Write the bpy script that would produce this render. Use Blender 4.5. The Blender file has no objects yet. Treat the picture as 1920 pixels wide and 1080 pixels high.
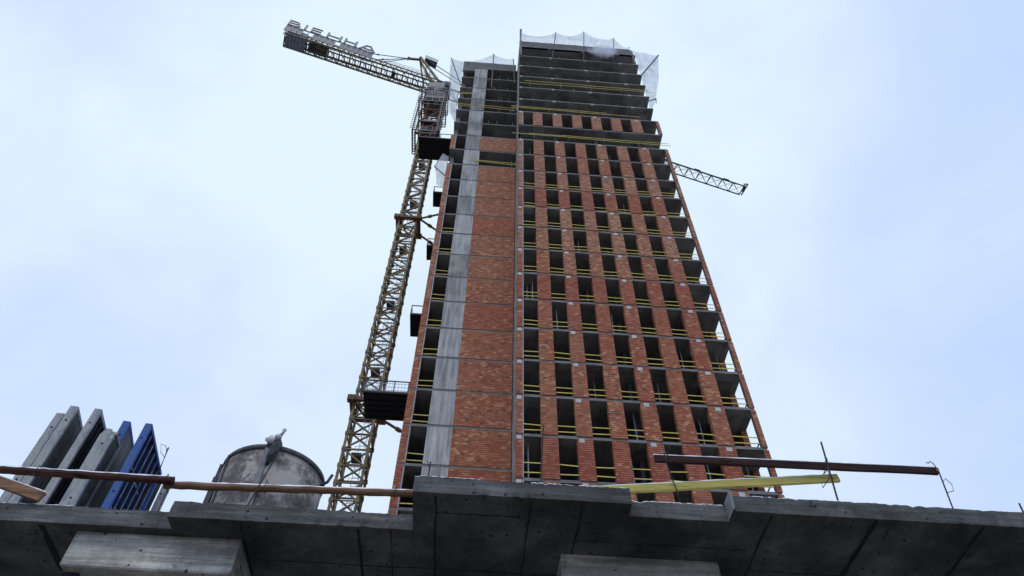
import bpy, math, random
from mathutils import Vector, Matrix
random.seed(7)
R = math.radians
scene = bpy.context.scene
col = scene.collection
EYE = 1.6                      # camera height; all z below are measured from the eye

# ---------------------------------------------------------------- camera
yaw, pitch, roll = R(3.486), R(52.609), R(1.061)
fwd = Vector((math.sin(yaw)*math.cos(pitch), math.cos(yaw)*math.cos(pitch), math.sin(pitch)))
right = Vector((math.cos(yaw), -math.sin(yaw), 0))
up = right.cross(fwd)
r1 = right*math.cos(roll) + up*math.sin(roll)
u1 = -right*math.sin(roll) + up*math.cos(roll)
cam_d = bpy.data.cameras.new('camera')
cam = bpy.data.objects.new('camera', cam_d)
cam_d.sensor_width = 36; cam_d.lens = 1400/1920*36
cam_d.clip_start = 0.05; cam_d.clip_end = 5000
cam.matrix_world = Matrix(((r1.x, u1.x, -fwd.x, 0), (r1.y, u1.y, -fwd.y, 0), (r1.z, u1.z, -fwd.z, EYE), (0, 0, 0, 1)))
col.objects.link(cam); scene.camera = cam

# ---------------------------------------------------------------- sky, sun, exposure
SUN_EL, SUN_AZ = R(58), R(200)          # azimuth from +Y clockwise: high, behind the camera
w = bpy.data.worlds.new('World'); scene.world = w; w.use_nodes = True
nt = w.node_tree; N = nt.nodes; Lk = nt.links
N.clear()
def nd(tree, typ, **kw):
    n = tree.nodes.new(typ)
    for k, v in kw.items(): setattr(n, k, v)
    return n
out = nd(nt, 'ShaderNodeOutputWorld'); bg = nd(nt, 'ShaderNodeBackground')
bg.inputs['Strength'].default_value = 0.1
sky = nd(nt, 'ShaderNodeTexSky'); sky.sky_type = 'NISHITA'; sky.sun_disc = False
sky.sun_elevation = SUN_EL; sky.sun_rotation = SUN_AZ
tc = nd(nt, 'ShaderNodeTexCoord')
mp = nd(nt, 'ShaderNodeMapping'); mp.inputs['Scale'].default_value = (1.3, 1.3, 2.0)
Lk.new(tc.outputs['Generated'], mp.inputs['Vector'])
nz = nd(nt, 'ShaderNodeTexNoise'); nz.inputs['Scale'].default_value = 2.6; nz.inputs['Detail'].default_value = 7; nz.inputs['Roughness'].default_value = 0.5; nz.inputs['Distortion'].default_value = 0.35
Lk.new(mp.outputs[0], nz.inputs['Vector'])
# thin bright veil of the overcast round the zenith side of the tower
dp = nd(nt, 'ShaderNodeVectorMath', operation='DOT_PRODUCT'); dp.inputs[1].default_value = (-0.10, 0.49, 0.866)
Lk.new(tc.outputs['Generated'], dp.inputs[0])
mr = nd(nt, 'ShaderNodeMapRange'); mr.inputs['From Min'].default_value = 0.58; mr.inputs['From Max'].default_value = 1.0
Lk.new(dp.outputs['Value'], mr.inputs['Value'])
ma = nd(nt, 'ShaderNodeMath', operation='MULTIPLY_ADD'); ma.inputs[1].default_value = 1.35; ma.inputs[2].default_value = -0.66
Lk.new(nz.outputs['Fac'], ma.inputs[0])
ad = nd(nt, 'ShaderNodeMath', operation='ADD'); Lk.new(ma.outputs[0], ad.inputs[0]); Lk.new(mr.outputs[0], ad.inputs[1])
cr = nd(nt, 'ShaderNodeValToRGB')
cr.color_ramp.elements[0].position = 0.20; cr.color_ramp.elements[0].color = (0.520, 0.675, 1.0, 1)
cr.color_ramp.elements[1].position = 1.0; cr.color_ramp.elements[1].color = (0.755, 0.898, 1.0, 1)
e = cr.color_ramp.elements.new(0.62); e.color = (0.638, 0.770, 1.0, 1)
Lk.new(ad.outputs[0], cr.inputs['Fac'])
sc_ = nd(nt, 'ShaderNodeMixRGB', blend_type='MULTIPLY'); sc_.inputs['Fac'].default_value = 1; sc_.inputs['Color2'].default_value = (11.0, 10.9, 11.0, 1)
Lk.new(cr.outputs['Color'], sc_.inputs['Color1'])
mx = nd(nt, 'ShaderNodeMixRGB'); mx.inputs['Fac'].default_value = 0.93
Lk.new(sky.outputs['Color'], mx.inputs['Color1']); Lk.new(sc_.outputs['Color'], mx.inputs['Color2'])
Lk.new(mx.outputs['Color'], bg.inputs['Color']); Lk.new(bg.outputs[0], out.inputs['Surface'])

sd = bpy.data.lights.new('sun', 'SUN'); sd.energy = 0.9; sd.angle = R(25); sd.color = (1.0, 0.96, 0.9)
sun = bpy.data.objects.new('sun', sd); col.objects.link(sun)
sdir = Vector((math.sin(SUN_AZ)*math.cos(SUN_EL), math.cos(SUN_AZ)*math.cos(SUN_EL), math.sin(SUN_EL)))
sun.rotation_euler = sdir.to_track_quat('Z', 'Y').to_euler()
sun.location = (0, -20, 120)
vs = scene.view_settings
vs.view_transform = 'Standard'; vs.look = 'None'; vs.exposure = 0.0; vs.gamma = 1.0; vs.use_curve_mapping = False
scene.cycles.volume_bounces = 6

# ---------------------------------------------------------------- materials
def new_mat(name):
    m = bpy.data.materials.new(name); m.use_nodes = True
    t = m.node_tree; b = t.nodes['Principled BSDF']
    return m, t, b
def ramp(t, pts):
    c = nd(t, 'ShaderNodeValToRGB'); els = c.color_ramp.elements
    while len(els) < len(pts): els.new(0.5)
    for e_, (p, cc) in zip(els, pts):
        e_.position = p; e_.color = (*cc, 1)
    return c
def coords(t, scale=(1, 1, 1), kind='Object'):
    tc_ = nd(t, 'ShaderNodeTexCoord'); m_ = nd(t, 'ShaderNodeMapping'); m_.inputs['Scale'].default_value = scale
    t.links.new(tc_.outputs[kind], m_.inputs['Vector'])
    return m_.outputs[0]
def noise(t, vec, scale, detail=6, rough=0.6):
    n = nd(t, 'ShaderNodeTexNoise'); n.inputs['Scale'].default_value = scale
    n.inputs['Detail'].default_value = detail; n.inputs['Roughness'].default_value = rough
    t.links.new(vec, n.inputs['Vector'])
    return n.outputs['Fac']
def mixc(t, fac, a, b, mode='MIX'):
    m = nd(t, 'ShaderNodeMixRGB', blend_type=mode)
    for s, v in (('Fac', fac), ('Color1', a), ('Color2', b)):
        if isinstance(v, (int, float)): m.inputs[s].default_value = v
        elif isinstance(v, tuple): m.inputs[s].default_value = (*v, 1)
        else: t.links.new(v, m.inputs[s])
    return m.outputs['Color']
def mth(t, op, a, b=None, c=None):
    m = nd(t, 'ShaderNodeMath', operation=op)
    for i, v in enumerate((a, b, c)):
        if v is None: continue
        if isinstance(v, (int, float)): m.inputs[i].default_value = v
        else: t.links.new(v, m.inputs[i])
    return m.outputs[0]
def bump(t, b, h, strength=0.3, dist=0.02):
    n = nd(t, 'ShaderNodeBump'); n.inputs['Strength'].default_value = strength; n.inputs['Distance'].default_value = dist
    t.links.new(h, n.inputs['Height']); t.links.new(n.outputs[0], b.inputs['Normal'])

def concrete(name, base, var=0.35, scale=1.5, stretch=(1, 1, 1), spots=0.5, stain=(0.5, 0.5, 0.52), rough=0.9, bstr=0.3, vary=0.0):
    m, t, b = new_mat(name)
    v = coords(t, stretch)
    n1 = noise(t, v, scale, 8, 0.62)
    lo = tuple(c*(1-var) for c in base); hi = tuple(min(1, c*(1+var)) for c in base)
    c = ramp(t, [(0.3, lo), (0.5, base), (0.72, hi)]); t.links.new(n1, c.inputs['Fac'])
    v2 = coords(t)
    n2 = noise(t, v2, scale*5, 4, 0.7)
    f2 = ramp(t, [(0.60, (0, 0, 0)), (0.70, (1, 1, 1))]); t.links.new(n2, f2.inputs['Fac'])
    cc = mixc(t, mth(t, 'MULTIPLY', f2.outputs['Color'], spots), c.outputs['Color'], tuple(base[i]*stain[i] for i in range(3)))
    n3 = noise(t, v2, scale*28, 3, 0.6)
    cc = mixc(t, mth(t, 'MULTIPLY', n3, 0.35), cc, tuple(x*0.6 for x in base))
    if vary:
        oi = nd(t, 'ShaderNodeObjectInfo')
        cc = mixc(t, 1.0, cc, mixc(t, oi.outputs['Random'], (1-vary,)*3, (1+vary*.6,)*3), 'MULTIPLY')
        bl = noise(t, v2, 0.5, 3, 0.5); br_ = ramp(t, [(0.5, (0, 0, 0)), (0.62, (1, 1, 1))]); t.links.new(bl, br_.inputs['Fac'])
        cc = mixc(t, mth(t, 'MULTIPLY', br_.outputs['Color'], 0.35), cc, tuple(min(1, x*1.6) for x in base))
    t.links.new(cc, b.inputs['Base Color']); b.inputs['Roughness'].default_value = rough
    bump(t, b, n3, bstr, 0.01)
    return m
def plain(name, c1, c2=None, scale=6, rough=0.6, metal=0.0, thr=(0.45, 0.6), stretch=(1, 1, 1)):
    m, t, b = new_mat(name)
    c2 = c2 or tuple(x*0.6 for x in c1)
    n1 = noise(t, coords(t, stretch), scale, 6, 0.65)
    c = ramp(t, [(thr[0], c1), (thr[1], c2)]); t.links.new(n1, c.inputs['Fac'])
    t.links.new(c.outputs['Color'], b.inputs['Base Color'])
    b.inputs['Roughness'].default_value = rough; b.inputs['Metallic'].default_value = metal
    return m
def brick_mat(name, bw=0.265, bh=0.152, mort=0.015):
    m, t, b = new_mat(name)
    tc_ = nd(t, 'ShaderNodeTexCoord'); sp = nd(t, 'ShaderNodeSeparateXYZ'); t.links.new(tc_.outputs['Object'], sp.inputs[0])
    u = mth(t, 'ADD', sp.outputs['X'], sp.outputs['Y'])
    rowf = mth(t, 'DIVIDE', sp.outputs['Z'], bh); row = mth(t, 'FLOOR', rowf)
    odd = mth(t, 'MODULO', mth(t, 'ADD', row, 1000), 2)
    uf = mth(t, 'ADD', mth(t, 'DIVIDE', u, bw), mth(t, 'MULTIPLY', odd, 0.5)); cl = mth(t, 'FLOOR', uf)
    fu = mth(t, 'SUBTRACT', uf, cl); fv = mth(t, 'SUBTRACT', rowf, row)
    mu = mth(t, 'LESS_THAN', fu, mort/bw*1.2); mv = mth(t, 'LESS_THAN', fv, mort/bh*1.2)
    mm = mth(t, 'MAXIMUM', mu, mv)
    at = nd(t, 'ShaderNodeAttribute', attribute_type='OBJECT', attribute_name='tone')
    am = nd(t, 'ShaderNodeAttribute', attribute_type='OBJECT', attribute_name='mixed')
    oi = nd(t, 'ShaderNodeObjectInfo')
    cv = nd(t, 'ShaderNodeCombineXYZ'); t.links.new(cl, cv.inputs[0]); t.links.new(row, cv.inputs[1])
    t.links.new(mth(t, 'MULTIPLY', oi.outputs['Random'], 97.0), cv.inputs[2])
    wn = nd(t, 'ShaderNodeTexWhiteNoise', noise_dimensions='3D'); t.links.new(cv.outputs[0], wn.inputs['Vector'])
    rnd = wn.outputs['Value']
    red = ramp(t, [(0.0, (0.285, 0.056, 0.027)), (0.5, (0.320, 0.088, 0.036)), (1.0, (0.320, 0.132, 0.073))])
    t.links.new(at.outputs['Fac'], red.inputs['Fac'])
    # patches rich in odd bricks; the buff ones also paint in light reflections
    pn = noise(t, tc_.outputs['Object'], 1.1, 3, 0.5)
    amt = mth(t, 'MULTIPLY', am.outputs['Fac'], mth(t, 'MULTIPLY_ADD', pn, 1.6, 0.1))
    buff = mth(t, 'GREATER_THAN', rnd, mth(t, 'SUBTRACT', 1.0, mth(t, 'MULTIPLY', amt, 0.26)))
    dark = mth(t, 'LESS_THAN', rnd, mth(t, 'MULTIPLY', amt, 0.10))
    c = mixc(t, mth(t, 'MULTIPLY', buff, 0.62), red.outputs['Color'], (0.56, 0.30, 0.145))
    c = mixc(t, mth(t, 'MULTIPLY', dark, 0.72), c, (0.085, 0.05, 0.042))
    wn2 = nd(t, 'ShaderNodeTexWhiteNoise', noise_dimensions='3D')
    v2 = nd(t, 'ShaderNodeVectorMath', operation='ADD'); v2.inputs[1].default_value = (13.3, 7.7, 3.1)
    t.links.new(cv.outputs[0], v2.inputs[0]); t.links.new(v2.outputs[0], wn2.inputs['Vector'])
    c = mixc(t, 1.0, c, mixc(t, wn2.outputs['Value'], (0.86, 0.85, 0.85), (1.12, 1.10, 1.07)), 'MULTIPLY')
    # pale mortar and painted-in highlights, uneven along bed joints; perpends darkened
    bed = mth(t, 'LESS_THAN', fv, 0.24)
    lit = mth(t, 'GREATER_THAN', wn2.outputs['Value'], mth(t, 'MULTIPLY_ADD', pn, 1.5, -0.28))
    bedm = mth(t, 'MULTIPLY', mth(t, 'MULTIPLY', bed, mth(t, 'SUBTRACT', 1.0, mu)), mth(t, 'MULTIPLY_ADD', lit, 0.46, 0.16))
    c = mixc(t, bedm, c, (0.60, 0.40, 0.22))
    c = mixc(t, mth(t, 'MULTIPLY', mu, 0.5), c, (0.16, 0.075, 0.045))
    gn = noise(t, tc_.outputs['Object'], 0.75, 6, 0.65)
    gr = ramp(t, [(0.50, (0, 0, 0)), (0.72, (1, 1, 1))]); t.links.new(gn, gr.inputs['Fac'])
    c = mixc(t, mth(t, 'MULTIPLY', gr.outputs['Color'], 0.25), c, (0.17, 0.088, 0.062))
    # lime runs and splashes trickling down from the slabs
    st = noise(t, coords(t, (3.2, 3.2, 0.35)), 1.6, 5, 0.6)
    sr = ramp(t, [(0.62, (0, 0, 0)), (0.74, (1, 1, 1))]); t.links.new(st, sr.inputs['Fac'])
    c = mixc(t, mth(t, 'MULTIPLY', sr.outputs['Color'], 0.3), c, (0.45, 0.34, 0.28))
    t.links.new(c, b.inputs['Base Color']); b.inputs['Roughness'].default_value = 0.92
    bump(t, b, mth(t, 'SUBTRACT', 1.0, mm), 0.5, 0.012)
    return m

M = {}
M['brick'] = brick_mat('brick_masonry')
M['slab_edge'] = concrete('slab_edge_concrete', (0.20, 0.19, 0.172), 0.35, 1.2)
def soffit_mat(name, base):
    m, t, b = new_mat(name)
    v = coords(t); sp = nd(t, 'ShaderNodeSeparateXYZ'); t.links.new(v, sp.inputs[0])
    cx = mth(t, 'DIVIDE', sp.outputs['X'], 1.22); cy = mth(t, 'DIVIDE', sp.outputs['Y'], 2.44)
    cv = nd(t, 'ShaderNodeCombineXYZ'); t.links.new(mth(t, 'FLOOR', cx), cv.inputs[0]); t.links.new(mth(t, 'FLOOR', cy), cv.inputs[1])
    oi = nd(t, 'ShaderNodeObjectInfo'); t.links.new(mth(t, 'MULTIPLY', oi.outputs['Random'], 77), cv.inputs[2])
    wn = nd(t, 'ShaderNodeTexWhiteNoise', noise_dimensions='3D'); t.links.new(cv.outputs[0], wn.inputs['Vector'])
    n1 = noise(t, v, 0.9, 7, 0.62)
    c = ramp(t, [(0.3, tuple(x*.6 for x in base)), (0.5, base), (0.72, tuple(x*1.35 for x in base))]); t.links.new(n1, c.inputs['Fac'])
    cc = mixc(t, 1.0, c.outputs['Color'], mixc(t, wn.outputs['Value'], (0.72, 0.72, 0.72), (1.2, 1.2, 1.2)), 'MULTIPLY')
    ln = mth(t, 'LESS_THAN', mth(t, 'FRACT', cx), 0.03)
    cc = mixc(t, mth(t, 'MULTIPLY', ln, 0.5), cc, (0.03, 0.03, 0.03))
    t.links.new(cc, b.inputs['Base Color']); b.inputs['Roughness'].default_value = 0.9
    return m
M['soffit'] = soffit_mat('raw_concrete', (0.235, 0.225, 0.205))
M['shear'] = concrete('board_marked_concrete', (0.345, 0.335, 0.305), 0.55, 1.3, (3.5, 3.5, 0.28), 0.6, vary=0.38)
M['pad'] = concrete('pale_concrete', (0.60, 0.58, 0.53), 0.2, 2.0)
M['strip'] = plain('pale_render', (0.42, 0.42, 0.42), (0.3, 0.3, 0.3), 3)
M['core'] = concrete('inner_wall_concrete', (0.10, 0.10, 0.105), 0.4, 0.7)
M['yellow'] = plain('yellow_board', (0.72, 0.56, 0.10), (0.46, 0.36, 0.10), 2.2, 0.7, 0, (0.46, 0.74))
M['steel'] = plain('dark_steel', (0.035, 0.035, 0.04), (0.06, 0.045, 0.04), 4)
M['black'] = plain('black_plywood', (0.0035, 0.0035, 0.0045), (0.006, 0.006, 0.008), 2, 0.8)
M['crane'] = plain('crane_yellow_paint', (0.215, 0.150, 0.045), (0.045, 0.032, 0.02), 1.3, 0.6, 0, (0.42, 0.64))
M['crane_rust'] = plain('rusty_crane_steel', (0.17, 0.075, 0.036), (0.07, 0.038, 0.026), 1.3, 0.75, 0, (0.42, 0.68))
M['crane_grey'] = plain('blue_grey_paint', (0.085, 0.10, 0.125), (0.045, 0.055, 0.07), 2, 0.5)
M['ballast'] = plain('ballast_concrete', (0.26, 0.29, 0.34), (0.16, 0.18, 0.22), 1.5, 0.85)
M['sign'] = plain('sign_grey', (0.13, 0.145, 0.17), (0.09, 0.10, 0.125), 1.5, 0.5)
M['navy'] = plain('navy_machinery', (0.02, 0.03, 0.075), (0.014, 0.016, 0.022), 1.2, 0.5)
M['snow'] = plain('snow_crust', (0.85, 0.87, 0.90), (0.75, 0.78, 0.82), 8, 0.7)
M['rebar'] = plain('rusty_rebar', (0.03, 0.016, 0.012), (0.055, 0.022, 0.014), 20, 0.8)
M['panel_grey'] = plain('cement_smeared_steel', (0.24, 0.245, 0.235), (0.10, 0.105, 0.11), 7, 0.75, 0, (0.38, 0.70))
M['rail_white'] = plain('white_mesh', (0.5, 0.52, 0.56), (0.4, 0.42, 0.46), 6)

# near podium concrete: formwork sheet marks, blow holes, stains
def podium_mat(name, base, pale=0.5):
    m, t, b = new_mat(name)
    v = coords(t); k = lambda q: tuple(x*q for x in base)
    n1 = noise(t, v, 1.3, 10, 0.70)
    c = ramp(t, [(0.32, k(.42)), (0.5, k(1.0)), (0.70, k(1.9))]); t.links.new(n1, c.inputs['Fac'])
    n2 = noise(t, coords(t, (0.6, 0.6, 9.0)), 2.6, 7, 0.65)
    s = ramp(t, [(0.40, (0.55, 0.55, 0.55)), (0.62, (1.35, 1.35, 1.33))]); t.links.new(n2, s.inputs['Fac'])
    cc = mixc(t, 0.85, c.outputs['Color'], s.outputs['Color'], 'MULTIPLY')
    # pale cement laitance patches
    p1 = noise(t, v, 1.7, 6, 0.62); pr1 = ramp(t, [(0.56, (0, 0, 0)), (0.66, (1, 1, 1))]); t.links.new(p1, pr1.inputs['Fac'])
    cc = mixc(t, mth(t, 'MULTIPLY', pr1.outputs['Color'], pale), cc, tuple(min(.5, x*2.1) for x in base))
    # runs down the faces
    r1_ = noise(t, coords(t, (9, 9, 0.7)), 1.5, 5, 0.65); rr1 = ramp(t, [(0.57, (0, 0, 0)), (0.68, (1, 1, 1))]); t.links.new(r1_, rr1.inputs['Fac'])
    cc = mixc(t, mth(t, 'MULTIPLY', rr1.outputs['Color'], 0.5), cc, k(.35))
    vo = nd(t, 'ShaderNodeTexVoronoi'); vo.inputs['Scale'].default_value = 8.5; t.links.new(v, vo.inputs['Vector'])
    wob = noise(t, v, 30, 2, 0.5)
    hole = mth(t, 'LESS_THAN', mth(t, 'MULTIPLY_ADD', wob, 0.14, vo.outputs['Distance']), 0.21)
    gate = mth(t, 'GREATER_THAN', noise(t, v, 2.0, 2, 0.5), 0.46)
    cc = mixc(t, mth(t, 'MULTIPLY', mth(t, 'MULTIPLY', hole, gate), 0.9), cc, (0.006, 0.006, 0.006))
    # dark scratches and wire marks
    sc1 = noise(t, coords(t, (11, 3, 5)), 1.6, 4, 0.7); sr1 = ramp(t, [(0.63, (0, 0, 0)), (0.67, (1, 1, 1))]); t.links.new(sc1, sr1.inputs['Fac'])
    cc = mixc(t, mth(t, 'MULTIPLY', sr1.outputs['Color'], 0.6), cc, k(.25))
    fine = noise(t, v, 60, 3, 0.65)
    cc = mixc(t, mth(t, 'MULTIPLY', fine, 0.5), cc, k(.4))
    t.links.new(cc, b.inputs['Base Color']); b.inputs['Roughness'].default_value = 0.85
    b.inputs['Specular IOR Level'].default_value = 0.25
    bump(t, b, mth(t, 'ADD', fine, mth(t, 'MULTIPLY', n1, 2.0)), 0.7, 0.015)
    return m
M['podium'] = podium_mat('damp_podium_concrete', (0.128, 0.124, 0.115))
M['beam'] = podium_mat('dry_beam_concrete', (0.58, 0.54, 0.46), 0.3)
M['seam'] = plain('black_joint', (0.010, 0.010, 0.011), (0.02, 0.02, 0.02), 9, 0.9)

def timber(name, a, b_, scale=2.2):
    m, t, b = new_mat(name)
    n1 = noise(t, coords(t, (0.7, 9, 9)), scale, 8, 0.7)
    c = ramp(t, [(0.34, b_), (0.62, a)]); t.links.new(n1, c.inputs['Fac'])
    kn = noise(t, coords(t, (1.6, 5, 5)), 2.3, 2, 0.5)
    kr = ramp(t, [(0.66, (0, 0, 0)), (0.73, (1, 1, 1))]); t.links.new(kn, kr.inputs['Fac'])
    cc = mixc(t, mth(t, 'MULTIPLY', kr.outputs['Color'], 0.7), c.outputs['Color'], tuple(x*0.4 for x in b_))
    ck = noise(t, coords(t, (0.5, 22, 22)), 2.0, 3, 0.6); cr_ = ramp(t, [(0.60, (0, 0, 0)), (0.64, (1, 1, 1))]); t.links.new(ck, cr_.inputs['Fac'])
    cc = mixc(t, mth(t, 'MULTIPLY', cr_.outputs['Color'], 0.65), cc, tuple(x*0.25 for x in b_))
    gy = noise(t, coords(t, (1.2, 3, 3)), 1.4, 5, 0.6); gr_ = ramp(t, [(0.52, (0, 0, 0)), (0.68, (1, 1, 1))]); t.links.new(gy, gr_.inputs['Fac'])
    cc = mixc(t, mth(t, 'MULTIPLY', gr_.outputs['Color'], 0.45), cc, tuple(0.55*x+0.02 for x in b_))
    t.links.new(cc, b.inputs['Base Color']); b.inputs['Roughness'].default_value = 0.9
    b.inputs['Specular IOR Level'].default_value = 0.12
    bump(t, b, n1, 0.8, 0.012)
    return m
M['wood_dark'] = timber('wet_brown_timber', (0.115, 0.052, 0.034), (0.045, 0.021, 0.016))
M['wood_light'] = timber('fresh_brown_timber', (0.34, 0.195, 0.112), (0.15, 0.08, 0.046))
M['wood_black'] = timber('dark_wet_board', (0.062, 0.031, 0.025), (0.024, 0.013, 0.012))
M['wood_yellow'] = timber('yellow_painted_board', (0.58, 0.49, 0.13), (0.38, 0.32, 0.10), 1.4)

def form_paint(name, paint, dirt, lo, hi, scale=3.0):
    m, t, b = new_mat(name)
    n1 = noise(t, coords(t, (2.2, 2.2, 0.7)), scale, 9, 0.72)
    n2 = noise(t, coords(t), 24, 4, 0.7)
    f = ramp(t, [(lo, (0, 0, 0)), (hi, (1, 1, 1))]); t.links.new(n1, f.inputs['Fac'])
    c = mixc(t, f.outputs['Color'], paint, dirt)
    c = mixc(t, mth(t, 'MULTIPLY', n2, 0.55), c, tuple(x*0.3 for x in dirt))
    n4 = noise(t, coords(t, (8, 8, 1.1)), 1.8, 6, 0.7); f4 = ramp(t, [(0.55, (0, 0, 0)), (0.66, (1, 1, 1))]); t.links.new(n4, f4.inputs['Fac'])
    c = mixc(t, mth(t, 'MULTIPLY', f4.outputs['Color'], 0.55), c, tuple(x*0.35+0.01 for x in paint))
    n5 = noise(t, coords(t), 6.5, 5, 0.65); f5 = ramp(t, [(0.60, (0, 0, 0)), (0.66, (1, 1, 1))]); t.links.new(n5, f5.inputs['Fac'])
    c = mixc(t, mth(t, 'MULTIPLY', f5.outputs['Color'], 0.5), c, tuple(min(.6, x*1.35) for x in dirt))
    t.links.new(c, b.inputs['Base Color']); b.inputs['Roughness'].default_value = 0.7
    bump(t, b, n2, 0.35, 0.008)
    return m
BLUE = (0.020, 0.115, 0.40)
M['blue_edge'] = form_paint('blue_form_frame', BLUE, (0.15, 0.18, 0.22), 0.48, 0.72)
M['grey_edge'] = form_paint('cement_crusted_form_frame', (0.09, 0.13, 0.24), (0.46, 0.45, 0.41), 0.32, 0.50)
M['ply'] = form_paint('form_plywood', (0.055, 0.06, 0.065), (0.20, 0.20, 0.19), 0.35, 0.68, 2.0)
M['ply_shaded'] = form_paint('shaded_form_plywood', (0.006, 0.007, 0.012), (0.015, 0.015, 0.018), 0.45, 0.75)  # plywood colour darkened to carry the shade between neighbouring panels
M['blue_face'] = form_paint('navy_form_back', (0.005, 0.020, 0.10), (0.010, 0.024, 0.065), 0.45, 0.75)
M['crust'] = form_paint('cement_drips', (0.30, 0.31, 0.31), (0.05, 0.09, 0.2), 0.46, 0.58, 9.0)

def skip_mat():
    m, t, b = new_mat('cement_crusted_steel')
    v = coords(t)
    n1 = noise(t, v, 2.3, 9, 0.68)
    c = ramp(t, [(0.37, (0.040, 0.034, 0.031)), (0.47, (0.135, 0.115, 0.10)), (0.56, (0.36, 0.32, 0.28))]); t.links.new(n1, c.inputs['Fac'])
    st = noise(t, coords(t, (7, 7, 0.8)), 1.6, 6, 0.65)
    sr = ramp(t, [(0.54, (0, 0, 0)), (0.70, (1, 1, 1))]); t.links.new(st, sr.inputs['Fac'])
    cc = mixc(t, mth(t, 'MULTIPLY', sr.outputs['Color'], 0.6), c.outputs['Color'], (0.10, 0.05, 0.032))
    pn = noise(t, v, 9, 5, 0.6)
    pr = ramp(t, [(0.60, (0, 0, 0)), (0.66, (1, 1, 1))]); t.links.new(pn, pr.inputs['Fac'])
    cc = mixc(t, mth(t, 'MULTIPLY', pr.outputs['Color'], 0.7), cc, (0.045, 0.04, 0.04))
    t.links.new(cc, b.inputs['Base Color']); b.inputs['Roughness'].default_value = 0.85
    bump(t, b, pn, 0.5, 0.01)
    return m
M['skip'] = skip_mat()
M['skip_rim'] = plain('dark_rim_steel', (0.035, 0.035, 0.037), (0.08, 0.075, 0.07), 9, 0.7)
M['rag'] = plain('pale_plastic', (0.62, 0.60, 0.57), (0.3, 0.29, 0.28), 14, 0.6, 0, (0.4, 0.7))
M['rag_dark'] = plain('dark_rag', (0.03, 0.03, 0.032), (0.08, 0.08, 0.08), 14, 0.9)

def net_mat():
    m, t, b = new_mat('white_safety_net')
    o_ = t.nodes['Material Output']
    di = nd(t, 'ShaderNodeBsdfDiffuse'); di.inputs['Color'].default_value = (0.86, 0.87, 0.90, 1)
    tl = nd(t, 'ShaderNodeBsdfTranslucent'); tl.inputs['Color'].default_value = (0.86, 0.87, 0.90, 1)
    tr = nd(t, 'ShaderNodeBsdfTransparent')
    a = nd(t, 'ShaderNodeMixShader'); a.inputs[0].default_value = 0.6
    t.links.new(di.outputs[0], a.inputs[1]); t.links.new(tl.outputs[0], a.inputs[2])
    n1 = noise(t, coords(t, (1.6, 1.6, 0.5)), 1.5, 5, 0.6)
    f = mth(t, 'MULTIPLY_ADD', n1, 0.95, 0.16)
    x = nd(t, 'ShaderNodeMixShader'); t.links.new(f, x.inputs[0])
    t.links.new(tr.outputs[0], x.inputs[1]); t.links.new(a.outputs[0], x.inputs[2])
    t.links.new(x.outputs[0], o_.inputs['Surface'])
    return m
M['net'] = net_mat()
def ground_mat():
    m, t, b = new_mat('paled_ground')
    v = coords(t)
    n1 = noise(t, v, 0.35, 8, 0.65); n2 = noise(t, v, 2.5, 5, 0.6)
    c = mixc(t, n2, (0.075, 0.062, 0.05), (0.12, 0.10, 0.085))
    f = ramp(t, [(0.48, (0, 0, 0)), (0.60, (1, 1, 1))]); t.links.new(n1, f.inputs['Fac'])
    c = mixc(t, mth(t, 'MULTIPLY', f.outputs['Color'], 0.6), c, (0.50, 0.50, 0.50))  # pale patches added so the unseen ground bounces more light onto soffits
    t.links.new(c, b.inputs['Base Color']); b.inputs['Roughness'].default_value = 0.9
    return m
M['ground'] = ground_mat()

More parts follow.
